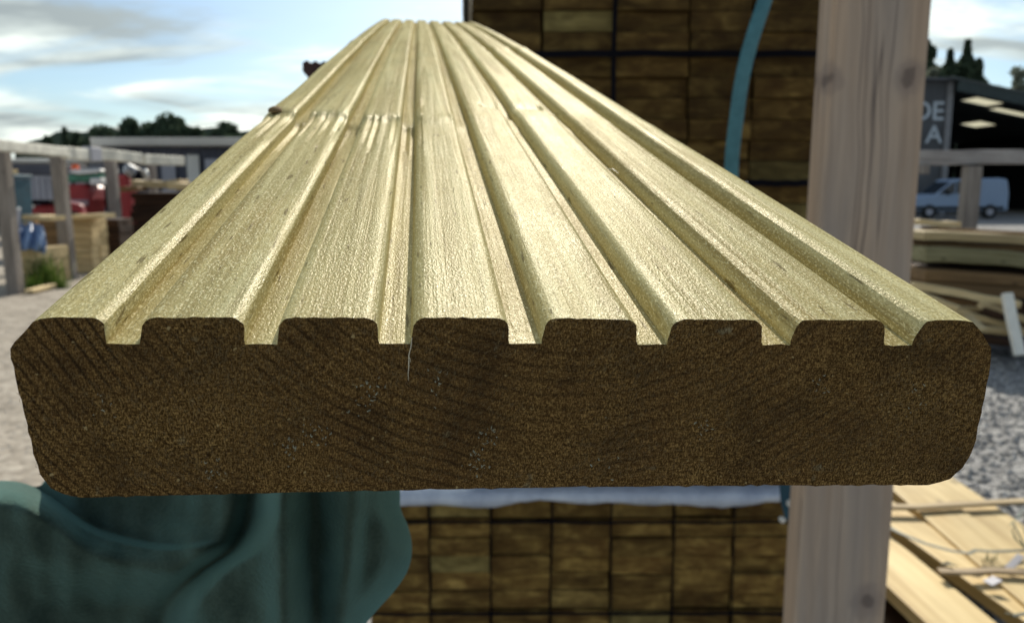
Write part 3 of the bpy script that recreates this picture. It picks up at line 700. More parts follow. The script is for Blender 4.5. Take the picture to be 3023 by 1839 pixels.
p = MB().beam(atY(255, 455, 14.2), atY(288, 457, 14.6), 0.16, 0.24); p.build('bracket', M['shedgrey'], rack, bevel=0.02)
# low cross boards between the posts
# ---------------------------------------------------------------- left yard: piles of timber
def pile(name, cx, cy, wd, dp_, z0, layers, th, matn, label, rz=0, per=3, seed=1, gap=0.01, lab=None, grp=None):
    """every board of a pile is a thing of its own"""
    rr = random.Random(seed); obs = []
    for l in range(layers):
        for k in range(per):
            y = cy + (k - (per - 1) / 2) * dp_ / per; ln = wd * rr.uniform(0.93, 1.0)
            x = cx + rr.uniform(-0.03, 0.03) * wd
            b = MB().box((0, 0, 0), (ln, dp_ / per - gap, th * 0.94))
            o = b.build(name, M[matn[l % len(matn)]] if isinstance(matn, list) else M[matn], bevel=0.004)
            ca = Vector((x - cx, y - cy, 0)); ca.rotate(Matrix.Rotation(rz, 3, 'Z'))
            o.location = (cx + ca.x, cy + ca.y, z0 + th * (l + 0.5)); o.rotation_euler = (R(rr.uniform(-0.4, 0.4)), R(rr.uniform(-0.5, 0.5)), rz + R(rr.uniform(-0.6, 0.6)))
            tag(o, label + (', %s%s from the top' % (('front, ', 'back, ')[k] if per == 2 else '', nth(layers - l)) if layers > 1 else ''), 'board', grp or label)
            obs.append(o)
    return obs
# boxed pile between first and third post
YA = 15.0
a = atY(205, 760, YA); b = atY(276, 760, YA)
pile('pile_board', (a.x + b.x) / 2 , YA + 0.3, b.x - a.x, 0.6, 0.0, 8, 0.118, 'pale_x', 'pale board stacked behind second rack post', per=2, seed=2, grp='boards in the left pale stack')
a = atY(276, 660, YA + .5); b = atY(332, 660, YA + .5)
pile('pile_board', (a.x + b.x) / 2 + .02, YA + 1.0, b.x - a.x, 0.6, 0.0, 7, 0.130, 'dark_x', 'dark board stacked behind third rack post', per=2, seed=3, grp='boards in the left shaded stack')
def plank(pa, pb, wd, th, m, label, name='plank', sag=0.0, n=8, grp=None, cat='plank'):
    p = MB(); pa = Vector(pa); pb = Vector(pb); d = (pb - pa); ln = d.length; X = d.normalized(); Yv = Vector((0, 0, 1)).cross(X).normalized(); Zv = X.cross(Yv)
    for i in range(n + 1):
        t = i / n; x = ln * (t - 0.5); z = -sag * 4 * t * (1 - t) + 0.15 * th * noise.noise(Vector((t * 4, pa.x, pa.y)))
        p.v += [(x, -wd / 2, z - th / 2), (x, wd / 2, z - th / 2), (x, wd / 2, z + th / 2), (x, -wd / 2, z + th / 2)]
        if i:
            a = 4 * (i - 1); b = 4 * i
            for k in range(4): p.f.append((a + k, b + k, b + (k + 1) % 4, a + (k + 1) % 4)); p.m.append(0)
    p.f += [(0, 1, 2, 3), (4 * n + 3, 4 * n + 2, 4 * n + 1, 4 * n)]; p.m += [0, 0]
    o = p.build(name, m, bevel=min(th, wd) * 0.12)
    c = (pa + pb) / 2; o.matrix_world = Matrix(((X.x, Yv.x, Zv.x, c.x), (X.y, Yv.y, Zv.y, c.y), (X.z, Yv.z, Zv.z, c.z), (0, 0, 0, 1)))
    return tag(o, label, cat, grp)
plank(atY(198, 641, YA), atY(322, 636, YA), 0.5, 0.075, M['pale_x'], 'pale plank lying on top of the left stack beside the third rack post')
plank(atY(88, 640, 13.4), atY(172, 645, 13.4), 0.45, 0.07, M['pale_x'], 'pale plank lying level by the red tractor behind the second rack post')
plank(atY(60, 662, 13.2), atY(100, 658, 13.2), 0.3, 0.05, M['pale_x'], 'short pale offcut beside the grey bucket on the left')
a = atY(35, 790, 12.9); b = atY(112, 790, 12.9)
pile('pile_board', (a.x + b.x) / 2, 13.4, b.x - a.x, 0.9, 0.0, 3, 0.19, 'pale_x', 'yellowish board under the blue sheet', per=1, seed=5, grp='boards under the blue sheet')
a = atY(104, 700, 14.1); b = atY(168, 700, 14.1)
pile('pile_board', (a.x + b.x) / 2 + .02, 14.3, b.x - a.x, 0.35, 0.0, 7, 0.135, 'brown_x', 'brown board stacked between first two rack posts', per=1, seed=6, grp='boards between the rack posts')
# blue sheet draped
bs_ = MB(); nx, nz = 24, 16; Yb = 12.75
for j in range(nz + 1):
    for i in range(nx + 1):
        u = i / nx; v_ = j / nz
        px = 38 + (128 - 38) * u + 10 * math.sin(v_ * 3) * (u - 0.3); py = 668 + 82 * v_ - 12 * math.sin(u * 3.1)
        bs_.v.append(tuple(atY(px, py, Yb + 0.35 * (1 - v_) ** 3 + 0.06 * math.sin(u * 19 + v_ * 3) + 0.05 * noise.noise(Vector((u * 5, v_ * 5, 0))))))
for j in range(nz):
    for i in range(nx): a = j * (nx + 1) + i; bs_.f.append((a, a + nx + 1, a + nx + 2, a + 1)); bs_.m.append(0)
o = bs_.build('plastic_sheet', M['tarp'], smooth=True, sharp=80); md = o.modifiers.new('s', 'SOLIDIFY'); md.thickness = 0.02
tag(o, 'blue plastic sheet draped over the timber behind the first rack post', 'plastic sheet')
# bucket
bk = atY(38, 672, 12.9); bt = thing('bucket', bk, 'grey plastic bucket with pale lid standing on the left timber pile', 'bucket')
hb = 0.26; MB().cyl(bk, bk + Vector((0, 0, hb)), 0.095, 20, 0.12).build('body', M['bucket'], bt, smooth=True)
MB().cyl(bk + Vector((0, 0, hb)), bk + Vector((0, 0, hb + 0.035)), 0.128, 20, 0.125).build('lid', M['white'], bt, bevel=0.006)
MB().cyl(bk + Vector((0, 0, hb - .03)), bk + Vector((0, 0, hb - .01)), 0.126, 20, 0.126).build('rim', M['bucket'], bt)
# weeds: blade fans
def weed(c, n, h, label, seed, matn):
    w_ = MB(); rr = random.Random(seed); c = Vector(c)
    for k in range(n):
        a = rr.uniform(0, 6.28); ln = h * rr.uniform(0.5, 1.15); lean = rr.uniform(0.15, 0.9); wd = h * rr.uniform(0.02, 0.05)
        o = len(w_.v); base = c + Vector((rr.gauss(0, h * 0.22), rr.gauss(0, h * 0.2), 0)); pd = Vector((-math.sin(a), math.cos(a), 0))
        for s_ in range(5):
            t = s_ / 4; p = base + Vector((math.cos(a) * lean * ln * t * t, math.sin(a) * lean * ln * t * t, ln * (t - 0.35 * lean * t * t)))
            q = wd * (1 - t) * 0.5 + 0.001; w_.v += [tuple(p - pd * q), tuple(p + pd * q)]
            if s_: w_.f.append((o + 2 * s_ - 2, o + 2 * s_ - 1, o + 2 * s_ + 1, o + 2 * s_)); w_.m.append(0)
    return tag(w_.build('weed_clump', matn), label, 'plant')
lm, g = mat('weed_leaf'); co = objco(g)
cc = g.ramp(g.noise(co, 12, 3), [(0.3, (0.035, 0.075, 0.012)), (0.6, (0.11, 0.17, 0.035)), (0.8, (0.26, 0.24, 0.06))])
d_ = g.n('ShaderNodeBsdfDiffuse', ins={0: cc}); t_ = g.n('ShaderNodeBsdfTranslucent', ins={0: cc})
g.n('ShaderNodeOutputMaterial', ins={0: g.n('ShaderNodeMixShader', ins={0: 0.35, 1: d_.outputs[0], 2: t_.outputs[0]}).outputs[0]})
M['weed'] = lm
weed(gpt(130, 845), 170, 0.62, 'tall green weed clump growing between the first two rack posts', 1, lm)
weed(gpt(95, 858), 90, 0.30, 'low green weed clump at the foot of the first rack post', 2, lm)
weed(gpt(185, 852), 80, 0.22, 'small green weed tuft right of the second rack post foot', 5, lm)
plank(atZ(85, 860, 0.05), atZ(160, 842, 0.05), 0.12, 0.05, M['pale_x'], 'pale offcut lying on the ground among the weeds', name='plank')
# dark stack with pale top plank, further right; shadow put into its colour
YD = 21.0
a = atY(378, 600, YD); b = atY(640, 600, YD)
pile('pile_board', (a.x + b.x) / 2, YD + 0.8, b.x - a.x, 1.5, 0.0, 9, 0.15, 'dark_x', 'long board darkened for shade in the big shadowed stack', per=1, seed=8, grp='boards in the big dark stack')
plank(atY(405, 541, YD), atY(545, 540, YD), 0.7, 0.16, M['pale_x'], 'pale orange plank on top of the big dark stack on the left', sag=0.04)
plank(atY(510, 548, YD - .3), atY(650, 548, YD - .3), 0.7, 0.16, M['pale_x'], 'pale orange plank on the dark stack nearest the deck board edge', sag=0.02)
plank(atY(352, 560, YD - .6), atY(420, 556, YD - .6), 0.5, 0.10, M['brown_x'], 'grey brown plank end sticking out of the big dark stack')
tb = atZ(370, 715); pile('pile_board', tb.x, tb.y, 0.4, 0.4, 0, 2, 0.13, 'pale_x', 'short pale block behind third rack post', per=1, seed=9, grp='short pale blocks')
# ---------------------------------------------------------------- left yard machines
def wheel(c, r, wd, par, nm='wheel', rimc='white'):
    c = Vector(c); t = MB().cyl(c - Vector((0, wd / 2, 0)), c + Vector((0, wd / 2, 0)), r, 24); o = t.build(nm, M['rubber'], par, bevel=r * 0.12)
    rm = MB().cyl(c - Vector((0, wd / 2 + 0.01, 0)), c + Vector((0, wd / 2 + 0.01, 0)), r * 0.5, 16); ro = rm.build('rim', M[rimc], o, bevel=0.01); ro.location = (0, 0, 0)
    return o
# red compact tractor
T = atY(110, 640, 18); T.z = 0; tr_ = thing('tractor', T, 'small red tractor with round headlamp behind the rack, left of the second post', 'tractor')
X, Yv, Z = RX, Vector((0, 1, 0)), Vector((0, 0, 1))
MB().prism([(-0.36, 0.75), (-0.34, 0.98), (-0.1, 1.10), (0.28, 1.13), (0.42, 1.10), (0.44, 0.75)], (T, X, Z, Yv), 0, 0.5).build('bonnet', M['red'], tr_, bevel=0.05)
MB().box(T + Vector((0.1, 0.25, 0.6)), (1.1, 0.35, 0.3)).build('chassis', M['rubber'], tr_, bevel=0.03)
MB().prism([(0.3, 0.7), (0.36, 1.05), (0.6, 1.2), (0.95, 1.12), (1.05, 0.7)], (T, X, Z, Yv), -0.1, 0.12).build('mudguard', M['red'], tr_, bevel=0.04)
MB().box(T + Vector((0.15, 0.0, 1.17)), (0.42, 0.3, 0.10)).build('grille', M['black'], tr_, bevel=0.02)
p = T + Vector((-0.1, -0.03, 1.12)); MB().cyl(p, p + Vector((0, 0.04, 0)), 0.085, 20).build('headlight', M['white'], tr_, bevel=0.01)
MB().box(T + Vector((-0.5, 0.2, 0.92)), (0.45, 0.4, 0.10)).build('bumper', M['red'], tr_, bevel=0.03)
wheel(T + Vector((-0.15, -0.05, 0.32)), 0.32, 0.2, tr_); wheel(T + Vector((0.72, 0, 0.5)), 0.5, 0.28, tr_, rimc='red')
# red machine with white roof and beacon
T = atY(230, 640, 20); T.z = 0; q_ = thing('forklift', T, 'red machine with white roof, green panels and orange beacon between the rack posts', 'forklift')
MB().prism([(-0.3, 0.55), (-0.3, 1.52), (0.15, 1.56), (0.28, 1.45), (0.30, 1.2), (0.22, 0.9), (0.18, 0.55)], (T, X, Z, Yv), 0, 0.9).build('body', M['red'], q_, bevel=0.05)
MB().box(T + Vector((0.02, -0.02, 1.12)), (0.5, 0.1, 0.14)).build('side_panel', plain('dull_pink_panel', (0.32, 0.22, 0.24), 0.6), q_, bevel=0.02)
MB().prism([(-0.35, 1.58), (-0.35, 1.74), (0.55, 1.80), (0.58, 1.68), (0.25, 1.60)], (T, X, Z, Yv), 0.05, 0.8).build('hood', M['greenp'], q_, bevel=0.04)
MB().prism([(-0.1, 1.80), (-0.06, 1.87), (0.60, 1.88), (0.62, 1.83), (0.52, 1.79), (0.1, 1.76)], (T, X, Z, Yv), -0.05, 0.9).build('roof', M['white'], q_, bevel=0.02)
MB().box(T + Vector((0.5, 0.1, 1.60)), (0.25, 0.4, 0.16)).build('mirror_box', M['white'], q_, bevel=0.03)
p = T + Vector((-0.08, 0.2, 1.86)); MB().cyl(p, p + Vector((0, 0, 0.13)), 0.10, 16, 0.075).build('beacon', M['orange'], q_, bevel=0.02)
for dx in (-0.25, 0.5): MB().beam(T + Vector((dx, 0.4, 0.9)), T + Vector((dx, 0.4, 1.8)), 0.05, 0.05).build('pillar', M['black'], q_)
wheel(T + Vector((-0.2, -0.02, 0.38)), 0.38, 0.25, q_); wheel(T + Vector((0.6, -0.02, 0.38)), 0.38, 0.25, q_)
# striped small machine
T = atY(365, 560, 23); T.z = 0; q_ = thing('cement_mixer', T, 'red and black machine with white striped drum above the big dark stack', 'machine')
MB().prism([(-0.22, 0.0), (-0.22, 1.78), (0.10, 1.80), (0.16, 1.5), (0.12, 0.0)], (T, X, Z, Yv), 0, 0.5).build('body', M['red'], q_, bevel=0.04)
sm2, g = mat('striped_drum'); co = objco(g)
wv = g.n('ShaderNodeTexWave', ins={'Vector': g.map(co, rot=(0, R(35), 0)), 'Scale': 3.2, 'Distortion': 1.5, 'Detail': 1.0}).outputs['Fac']
out(g, g.ramp(wv, [(0.52, (0.015, 0.015, 0.015)), (0.58, (0.7, 0.7, 0.7))]), 0.5)
p = T + Vector((0.10, -0.05, 1.97)); MB().cyl(p, p + Vector((0.22, 0.25, -0.18)), 0.15, 18, 0.17).build('drum', sm2, q_, bevel=0.02)
MB().cyl(T + Vector((0.33, 0, 1.80)), T + Vector((0.48, 0.2, 1.66)), 0.18, 18, 0.20).build('hopper', M['black'], q_, bevel=0.02)
p = T + Vector((0.60, -0.1, 1.78)); MB().cyl(p, p + Vector((0.03, 0.05, 0.015)), 0.15, 18, 0.15).build('cover', M['chrome'], q_, bevel=0.01)
# teal bin and grey box behind
T = atY(28, 640, 14.6); T.z = 0; q_ = thing('wheelie_bin', T, 'dark teal wheelie bin standing beside the first rack post', 'bin')
MB().prism([(-0.10, 0.05), (-0.14, 1.62), (0.14, 1.62), (0.10, 0.05)], (T, X, Z, Yv), 0, 0.5).build('body', M['teal_bin'], q_, bevel=0.02)
MB().box(T + Vector((0, 0.24, 1.66)), (0.32, 0.58, 0.06)).build('lid', M['teal_bin'], q_, bevel=0.02)
for dx in (-0.11, 0.11): MB().cyl(T + Vector((dx - .02, 0.45, 0.1)), T + Vector((dx + .02, 0.45, 0.1)), 0.1, 16).build('wheel', M['rubber'], q_)
p = T + Vector((0, 0.1, 1.69)); kb_ = MB().beam(p + Vector((-0.12, 0, 0.05)), p + Vector((0.1, 0, 0.03)), 0.2, 0.09, n=4, wob=0.02); tag(kb_.build('offcut', M['pale_x'], bevel=0.01), 'small brown offcut lying on the teal bin lid', 'offcut')
T = atY(100, 640, 24); T.z = 0; q_ = thing('storage_container', T, 'grey storage container with navy upper band behind the red tractor', 'container')
MB().box(T + Vector((0, 0.8, 0.92)), (1.5, 1.5, 1.75)).build('body', M['shedgrey'], q_, bevel=0.03)
for k in range(9): MB().box(T + Vector((-0.68 + k * 0.17, 0.03, 0.92)), (0.05, 0.05, 1.6)).build('rib', M['shedgrey'], q_)
MB().box(T + Vector((0, 0.8, 1.95)), (1.6, 1.6, 0.28)).build('roof_box', M['shednavy'], q_, bevel=0.03)
# ---------------------------------------------------------------- left sheds
def corr(wd, ht, pitch=0.25, amp=0.03):
    n = int(wd / pitch * 4); return [( -wd / 2 + wd * i / n, amp * (1 if (i // 2) % 2 else -1)) for i in range(n + 1)]
def corr_wall(O, wd, ht, pitch, amp, m, name, par):
    b = MB(); pr = corr(wd, ht, pitch, amp)
    for x, d in pr: b.v += [(O.x + x, O.y + d, O.z), (O.x + x, O.y + d, O.z + ht)]
    for i in range(len(pr) - 1): b.f.append((2 * i, 2 * i + 2, 2 * i + 3, 2 * i + 1)); b.m.append(0)
    o = b.build(name, m, par); md = o.modifiers.new('s', 'SOLIDIFY'); md.thickness = 0.05; md.offset = -1; return o
YH = 32.0
x0 = atY(285, 500, YH).x; x1 = x0 + 14; zt = atY(500, 408, YH).z
T = Vector(((x0 + x1) / 2, YH, 0)); q_ = thing('storage_shed', T, 'long low shed with pale roof edge and navy walls behind the left rack', 'shed')
corr_wall(Vector((T.x, YH + 0.3, 0)), 13.6, zt - 0.3, 0.3, 0.03, M['shednavy'], 'wall', q_)
MB().prism([(0, zt - 0.28), (-0.1, zt), (3.5, zt + 0.10), (7, zt - 0.2), (7, zt - 0.4)], (Vector((0, YH - 0.3, 0)), Vector((0, 1, 0)), Z, X), x0, x1).build('roof', M['roofpale'], q_, bevel=0.03)
for dx in (0.1, 13.5):
    MB().box((x0 + dx, YH + 3.5, (zt - 0.3) / 2), (0.12, 6.4, zt - 0.35)).build('side_wall', M['shednavy'], q_)
for px0, px1, yt, m_ in ((545, 582, 458, 'roofpale'), (470, 512, 480, 'shedgrey'), (600, 640, 470, 'shedgrey')):
    a = atY(px0, yt, YH); b = atY(px1, yt, YH)
    MB().box(((a.x + b.x) / 2, YH + 0.18, a.z / 2 + .01), (b.x - a.x, 0.1, a.z)).build('door', M[m_], q_, bevel=0.02)
T = Vector((atY(60, 500, 30).x, 30, 0)); q_ = thing('open_shed', T, 'open fronted dark shed behind the first two rack posts', 'shed')
zt = 2.3; hw = 2.6; lx = atY(262, 500, 30).x; T0 = Vector((lx - hw, 30, 0))
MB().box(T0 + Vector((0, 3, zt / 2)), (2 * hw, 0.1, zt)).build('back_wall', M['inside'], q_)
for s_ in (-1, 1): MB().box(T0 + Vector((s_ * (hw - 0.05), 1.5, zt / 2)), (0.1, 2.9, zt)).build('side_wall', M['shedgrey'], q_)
MB().box(T0 + Vector((0, 1.4, zt + 0.1)), (2 * hw + 0.3, 3.5, 0.12), rx=R(2)).build('roof', M['roofpale'], q_, bevel=0.02)
MB().box(T0 + Vector((0, -0.05, zt - 0.22)), (2 * hw, 0.08, 0.45)).build('fascia', plain('grey_brown_fascia', (0.20, 0.18, 0.16), 0.7), q_, bevel=0.01)

# ---------------------------------------------------------------- trees
def leafmat(name, a, b, c):
    m, g = mat(name); co = objco(g)
    cc = g.ramp(g.noise(co, 1.3, 4, 0.6), [(0.3, a), (0.55, b), (0.8, c)])
    d_ = g.n('ShaderNodeBsdfDiffuse', ins={0: cc}); t_ = g.n('ShaderNodeBsdfTranslucent', ins={0: cc})
    g.n('ShaderNodeOutputMaterial', ins={0: g.n('ShaderNodeMixShader', ins={0: 0.25, 1: d_.outputs[0], 2: t_.outputs[0]}).outputs[0]}); return m
M['leaf'] = leafmat('dark_foliage', (0.045, 0.065, 0.045), (0.075, 0.105, 0.065), (0.12, 0.15, 0.09))
M['leafpale'] = leafmat('pale_foliage', (0.14, 0.16, 0.12), (0.24, 0.26, 0.20), (0.36, 0.36, 0.30))
M['bark'] = plain('bark', (0.09, 0.07, 0.055), 0.9, 0.3, 3)
def tree(base, h, wd, label, seed, shape='round', leaf='leaf', nl=2600, ls=0.5, group=None):
    rr = random.Random(seed); base = Vector(base); t = thing('tree', base, label, 'tree', group)
    tk = MB(); n = 6; pts = [base + Vector((rr.gauss(0, 0.01) * h, rr.gauss(0, 0.01) * h, h * 0.8 * i / n)) for i in range(n + 1)]
    tk.tube(pts, [h * 0.025 * (1 - 0.8 * i / n) for i in range(n + 1)], 8)
    lobes = []
    if shape == 'round':
        for k in range(13):
            a = rr.uniform(0, 6.28); r_ = wd * 0.5 * math.sqrt(rr.random()) * 0.8; q0 = r_ / (wd * 0.4); lr = wd * rr.uniform(0.15, 0.26); zz = h - lr * 0.8 - (h * 0.30) * q0 * q0 - h * rr.uniform(0, 0.14)
            if k == 0: r_ = 0; lr = wd * 0.22; zz = h - lr * 0.8
            lobes.append((base + Vector((math.cos(a) * r_, math.sin(a) * r_, zz)), lr))
        for c, r_ in lobes: tk.cyl(pts[2] if c.z < h * .6 else pts[3], c, h * 0.009, 5, h * 0.003)
    tk.build('trunk', M['bark'], t)
    cr = MB()
    for k in range(nl):
        if shape == 'round':
            c, r_ = rr.choice(lobes); v = Vector((rr.gauss(0, 1), rr.gauss(0, 1), rr.gauss(0, 1))).normalized() * r_ * (0.45 + 0.62 * rr.random()); v.z *= 0.75; p = c + v
        else:
            zz = rr.random() ** 0.9; tier = 0.75 + 0.25 * math.sin(zz * 42 + seed); r_ = wd * 0.5 * (1 - zz) * tier * rr.uniform(0.2, 1.08) ; a = rr.uniform(0, 6.28)
            p = base + Vector((math.cos(a) * r_, math.sin(a) * r_, h * (0.12 + 0.88 * zz) - r_ * 0.25))
        u = Vector((rr.gauss(0, 1), rr.gauss(0, 1), rr.gauss(0, 1))).normalized(); w_ = u.cross(Vector((rr.gauss(0, 1), rr.gauss(0, 1), rr.gauss(0, 1)))).normalized(); s_ = ls * rr.uniform(0.4, 1)
        cr.add([p - u * s_, p - w_ * s_ * 0.5, p + u * s_, p + w_ * s_ * 0.5], [(0, 1, 2, 3)])
    cr.build('crown', M[leaf], t)
    return t
YT = 150
def tr_at(px, topy, wpx, label, seed, Y=YT, **k):
    p = atY(px, topy, Y); b = Vector((p.x, Y, 0)); tree(b, p.z, wpx / FPX * Y, label, seed, **k)
tr_at(190, 380, 110, 'small pointed tree at the far left of the tree line', 11, shape='cone', nl=900, ls=0.7)
tr_at(226, 392, 40, 'low bushy tree between the pointed tree and a rounded one in the left tree line', 12, nl=1200, ls=0.7)
tr_at(300, 368, 150, 'broad low round tree in the left tree line left of the airy tree', 13, nl=2600, ls=0.75)
tr_at(384, 346, 95, 'airy tree with gaps in its crown in the left tree line', 14, nl=1300, ls=0.7)
tr_at(500, 333, 190, 'tallest broad dark tree in the left tree line', 15, nl=5200, ls=0.75)
tr_at(440, 362, 100, 'dark bushy tree hard against the left side of the tallest tree', 16, nl=2200, ls=0.75)
tr_at(580, 374, 100, 'low dark tree between the tallest tree and the domed tree', 17, nl=1800, ls=0.7)
tr_at(665, 360, 160, 'domed dark tree at the right end of the left tree line by the deck board', 18, nl=4200, ls=0.75)
tr_at(140, 402, 50, 'very low hedge-like tree at the left start of the tree line', 19, nl=1400, ls=0.6)
hl = MB()
for i in range(40):
    x = -95 + i * 2.0; zt = 12.0 + 1.2 * noise.noise(Vector((x / 5, 0, 0))) - max(0, (-86 - x)) * 0.42
    hl.v += [(x, 165, -1), (x, 168, max(1.5, zt)), (x, 200, max(1.5, zt))]
    if i: a = 3 * (i - 1); hl.f += [(a, a + 3, a + 4, a + 1), (a + 1, a + 4, a + 5, a + 2)]; hl.m += [0, 0]
structure(hl.build('hill', plain('wooded_hill', (0.06, 0.08, 0.055), 0.9, 0.4, 0.3), smooth=True))
YR = 85
tr_at(2728, 90, 560, 'tall dark conifer directly behind the near post top on the right', 21, Y=YR, shape='cone', nl=11000, ls=0.42)
tr_at(2806, 150, 330, 'slim dark conifer in the middle of the right group', 22, Y=YR, shape='cone', nl=7000, ls=0.4)
tr_at(2858, 120, 380, 'pointed conifer with ragged sides above the barn roof', 23, Y=YR, shape='cone', nl=5500, ls=0.4)
tr_at(2892, 176, 300, 'shorter conifer at the right end of the conifers above the barn roof', 24, Y=YR, shape='cone', nl=5000, ls=0.4)
tr_at(2755, 205, 60, 'pale leaved tree just right of the near post above the lettered wall', 25, Y=70, leaf='leafpale', nl=900, ls=0.4)
tr_at(3005, 195, 90, 'pale thin tree at the right edge of the picture above the barn', 26, Y=110, leaf='leafpale', nl=700, ls=0.5)
tr_at(2945, 255, 90, 'low pale bushy tree behind the sloping barn roof', 27, Y=110, leaf='leafpale', nl=900, ls=0.5)

# ---------------------------------------------------------------- barn on the right
YB = 45.0
xl = atY(2560, 400, YB).x; xc = atY(2797, 400, YB).x; xr = atY(3400, 400, YB).x
z1 = atY(2790, 242, YB).z; z2 = atY(3023, 288, YB).z; slope = (z2 - z1) / (atY(3023, 288, YB).x - xc)
T = Vector((xc, YB, 0)); bn = thing('barn', T, 'open fronted barn with dark corrugated wall, white letters and sloping roof on the right', 'barn')
bm_ = plain('dark_cladding', (0.085, 0.09, 0.10), 0.55, 0.25, 0.6)
corr_wall(Vector(((xl + xc) / 2, YB, 0)), xc - xl, z1 + 0.05, 0.22, 0.03, bm_, 'wall', bn)
MB().box((xc - 0.08, YB - 0.12, z1 / 2), (0.3, 0.12, z1)).build('corner_trim', plain('grey_trim', (0.20, 0.20, 0.21), 0.6), bn)
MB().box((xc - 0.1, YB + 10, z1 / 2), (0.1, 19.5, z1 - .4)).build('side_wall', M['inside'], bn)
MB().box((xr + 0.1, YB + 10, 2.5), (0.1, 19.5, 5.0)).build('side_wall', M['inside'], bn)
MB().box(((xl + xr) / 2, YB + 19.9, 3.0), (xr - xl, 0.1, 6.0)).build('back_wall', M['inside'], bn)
def zr(x): return z1 + slope * (x - xc) if x > xc else z1
# roof in panels, leaving the translucent sheets' places free
lights = [(atY(2866, 305, YB + 3).x, atY(2946, 305, YB + 3).x, 2.4, 4.2), (atY(2975, 305, YB + 3).x, atY(3090, 305, YB + 3).x, 3.9, 5.0), (atY(2822, 345, YB + 12).x, atY(2868, 345, YB + 12).x, 9, 11.5)]
xs = sorted(set([xc - 0.3, xr + 0.3] + [v for l in lights for v in l[:2]])); yv = sorted(set([-0.8, 20.2] + [v for l in lights for v in l[2:]]))
rf_ = MB(); lts = []
for x0_, x1_ in zip(xs, xs[1:]):
    for y0_, y1_ in zip(yv, yv[1:]):
        mx, my = (x0_ + x1_) / 2, (y0_ + y1_) / 2
        hole = any(l[0] <= mx <= l[1] and l[2] <= my <= l[3] for l in lights)
        tgt = MB() if hole else rf_
        if hole: lts.append(tgt)
        vs = [(x, YB + y, z1 + slope * (x - xc) + dz) for dz in (0, 0.12 if not hole else 0.02) for x, y in ((x0_, y0_), (x1_, y0_), (x1_, y1_), (x0_, y1_))]
        tgt.add(vs, [(3, 2, 1, 0), (4, 5, 6, 7), (0, 1, 5, 4), (1, 2, 6, 5), (2, 3, 7, 6), (3, 0, 4, 7)])
rf_.build('roof', plain('dark_roof_sheet', (0.06, 0.07, 0.07), 0.6, 0.2, 0.5), bn)
tm_, g = mat('translucent_roof_sheet'); d_ = g.n('ShaderNodeBsdfTranslucent', ins={0: (0.70, 0.68, 0.58, 1)})
g.n('ShaderNodeOutputMaterial', ins={0: d_.outputs[0]}); [q_l.build('roof_light', tm_, bn) for q_l in lts]
MB().beam(Vector((xc, YB - 0.7, z1 - 0.25)), Vector((xr, YB - 0.7, zr(xr) - 0.25)), 0.08, 0.55).build('fascia', plain('dark_green_fascia', (0.03, 0.045, 0.045), 0.6), bn)
MB().box(((xl + xc) / 2, YB + 10, z1 + 0.1), (xc - xl - .6, 21, 0.12)).build('roof_sheet', bm_, bn)
# letters on the wall
def letters(ch, px, py, hpx):
    cu = bpy.data.curves.new('letter', 'FONT'); cu.body = ch; cu.extrude = 0.02; cu.offset = 0.012; cu.align_x = 'CENTER'; cu.align_y = 'CENTER'
    ob = bpy.data.objects.new('tmp', cu); C.objects.link(ob); dg = bpy.context.evaluated_depsgraph_get(); me = bpy.data.meshes.new_from_object(ob.evaluated_get(dg)); bpy.data.objects.remove(ob)
    o = bpy.data.objects.new('letter', me); C.objects.link(o); me.materials.clear(); me.materials.append(M['letter'])
    h = hpx / FPX * YB; zs = [v.co.y for v in me.vertices]; s_ = h / (max(zs) - min(zs)); cyy = (max(zs) + min(zs)) / 2
    for v in me.vertices: v.co.x *= s_ * 1.02; v.co.y = (v.co.y - cyy) * s_
    o.rotation_euler = (math.pi / 2, 0, 0); o.parent = bn; o.location = atY(px, py, YB - 0.08) - bn.location
    return o
M['letter'] = plain('white_lettering', (0.45, 0.50, 0.55), 0.6, 0.08, 1)
letters('E', 2769, 328, 52); letters('D', 2722, 328, 52); letters('A', 2757, 397, 50)
# van
YV = 40.0
xa = atY(2690, 600, YV).x; xb = atY(2978, 600, YV).x; ln = xb - xa
T = Vector(((xa + xb) / 2, YV, 0)); vn = thing('van', T, 'pale blue and white panel van parked in front of the barn opening', 'van')
P_ = [(0, 0.35), (0, 0.78), (0.06, 0.92), (0.60, 1.05), (1.10, 1.12), (1.85, 1.72), (2.05, 1.82), (ln - 0.5, 1.86), (ln - 0.12, 1.80), (ln, 1.2), (ln, 0.35)]
MB().prism(P_, (Vector((xa, YV, 0)), X, Z, Yv), 0, 1.75).build('body', M['vanpaint'], vn, bevel=0.09, seg=3)
MB().prism([(1.22, 1.16), (1.80, 1.63), (1.95, 1.70), (1.95, 1.16)], (Vector((xa, YV - 0.03, 0)), X, Z, Yv), 0, 0.04).build('window', M['glass'], vn)
MB().prism([(2.03, 1.16), (2.03, 1.71), (2.75, 1.71), (2.75, 1.16)], (Vector((xa, YV - 0.03, 0)), X, Z, Yv), 0, 0.04).build('window', M['glass'], vn)
MB().prism([(1.10, 1.13), (1.80, 1.69), (1.84, 1.66), (1.16, 1.12)], (Vector((xa, YV + 0.12, 0)), X, Z, Yv), 0, 1.5).build('windscreen', M['glass'], vn)
MB().box((xa + ln / 2, YV - 0.02, 0.5), (ln * 0.9, 0.06, 0.14)).build('trim', M['rubber'], vn, bevel=0.02)
for dx in (0.85, ln - 0.85): wheel((xa + dx, YV - 0.02 + .1, 0.33), 0.33, 0.24, vn, rimc='shedgrey')
MB().box((xa - 0.02, YV + 0.3, 0.75), (0.08, 0.3, 0.18)).build('headlight', M['white'], vn, bevel=0.03)
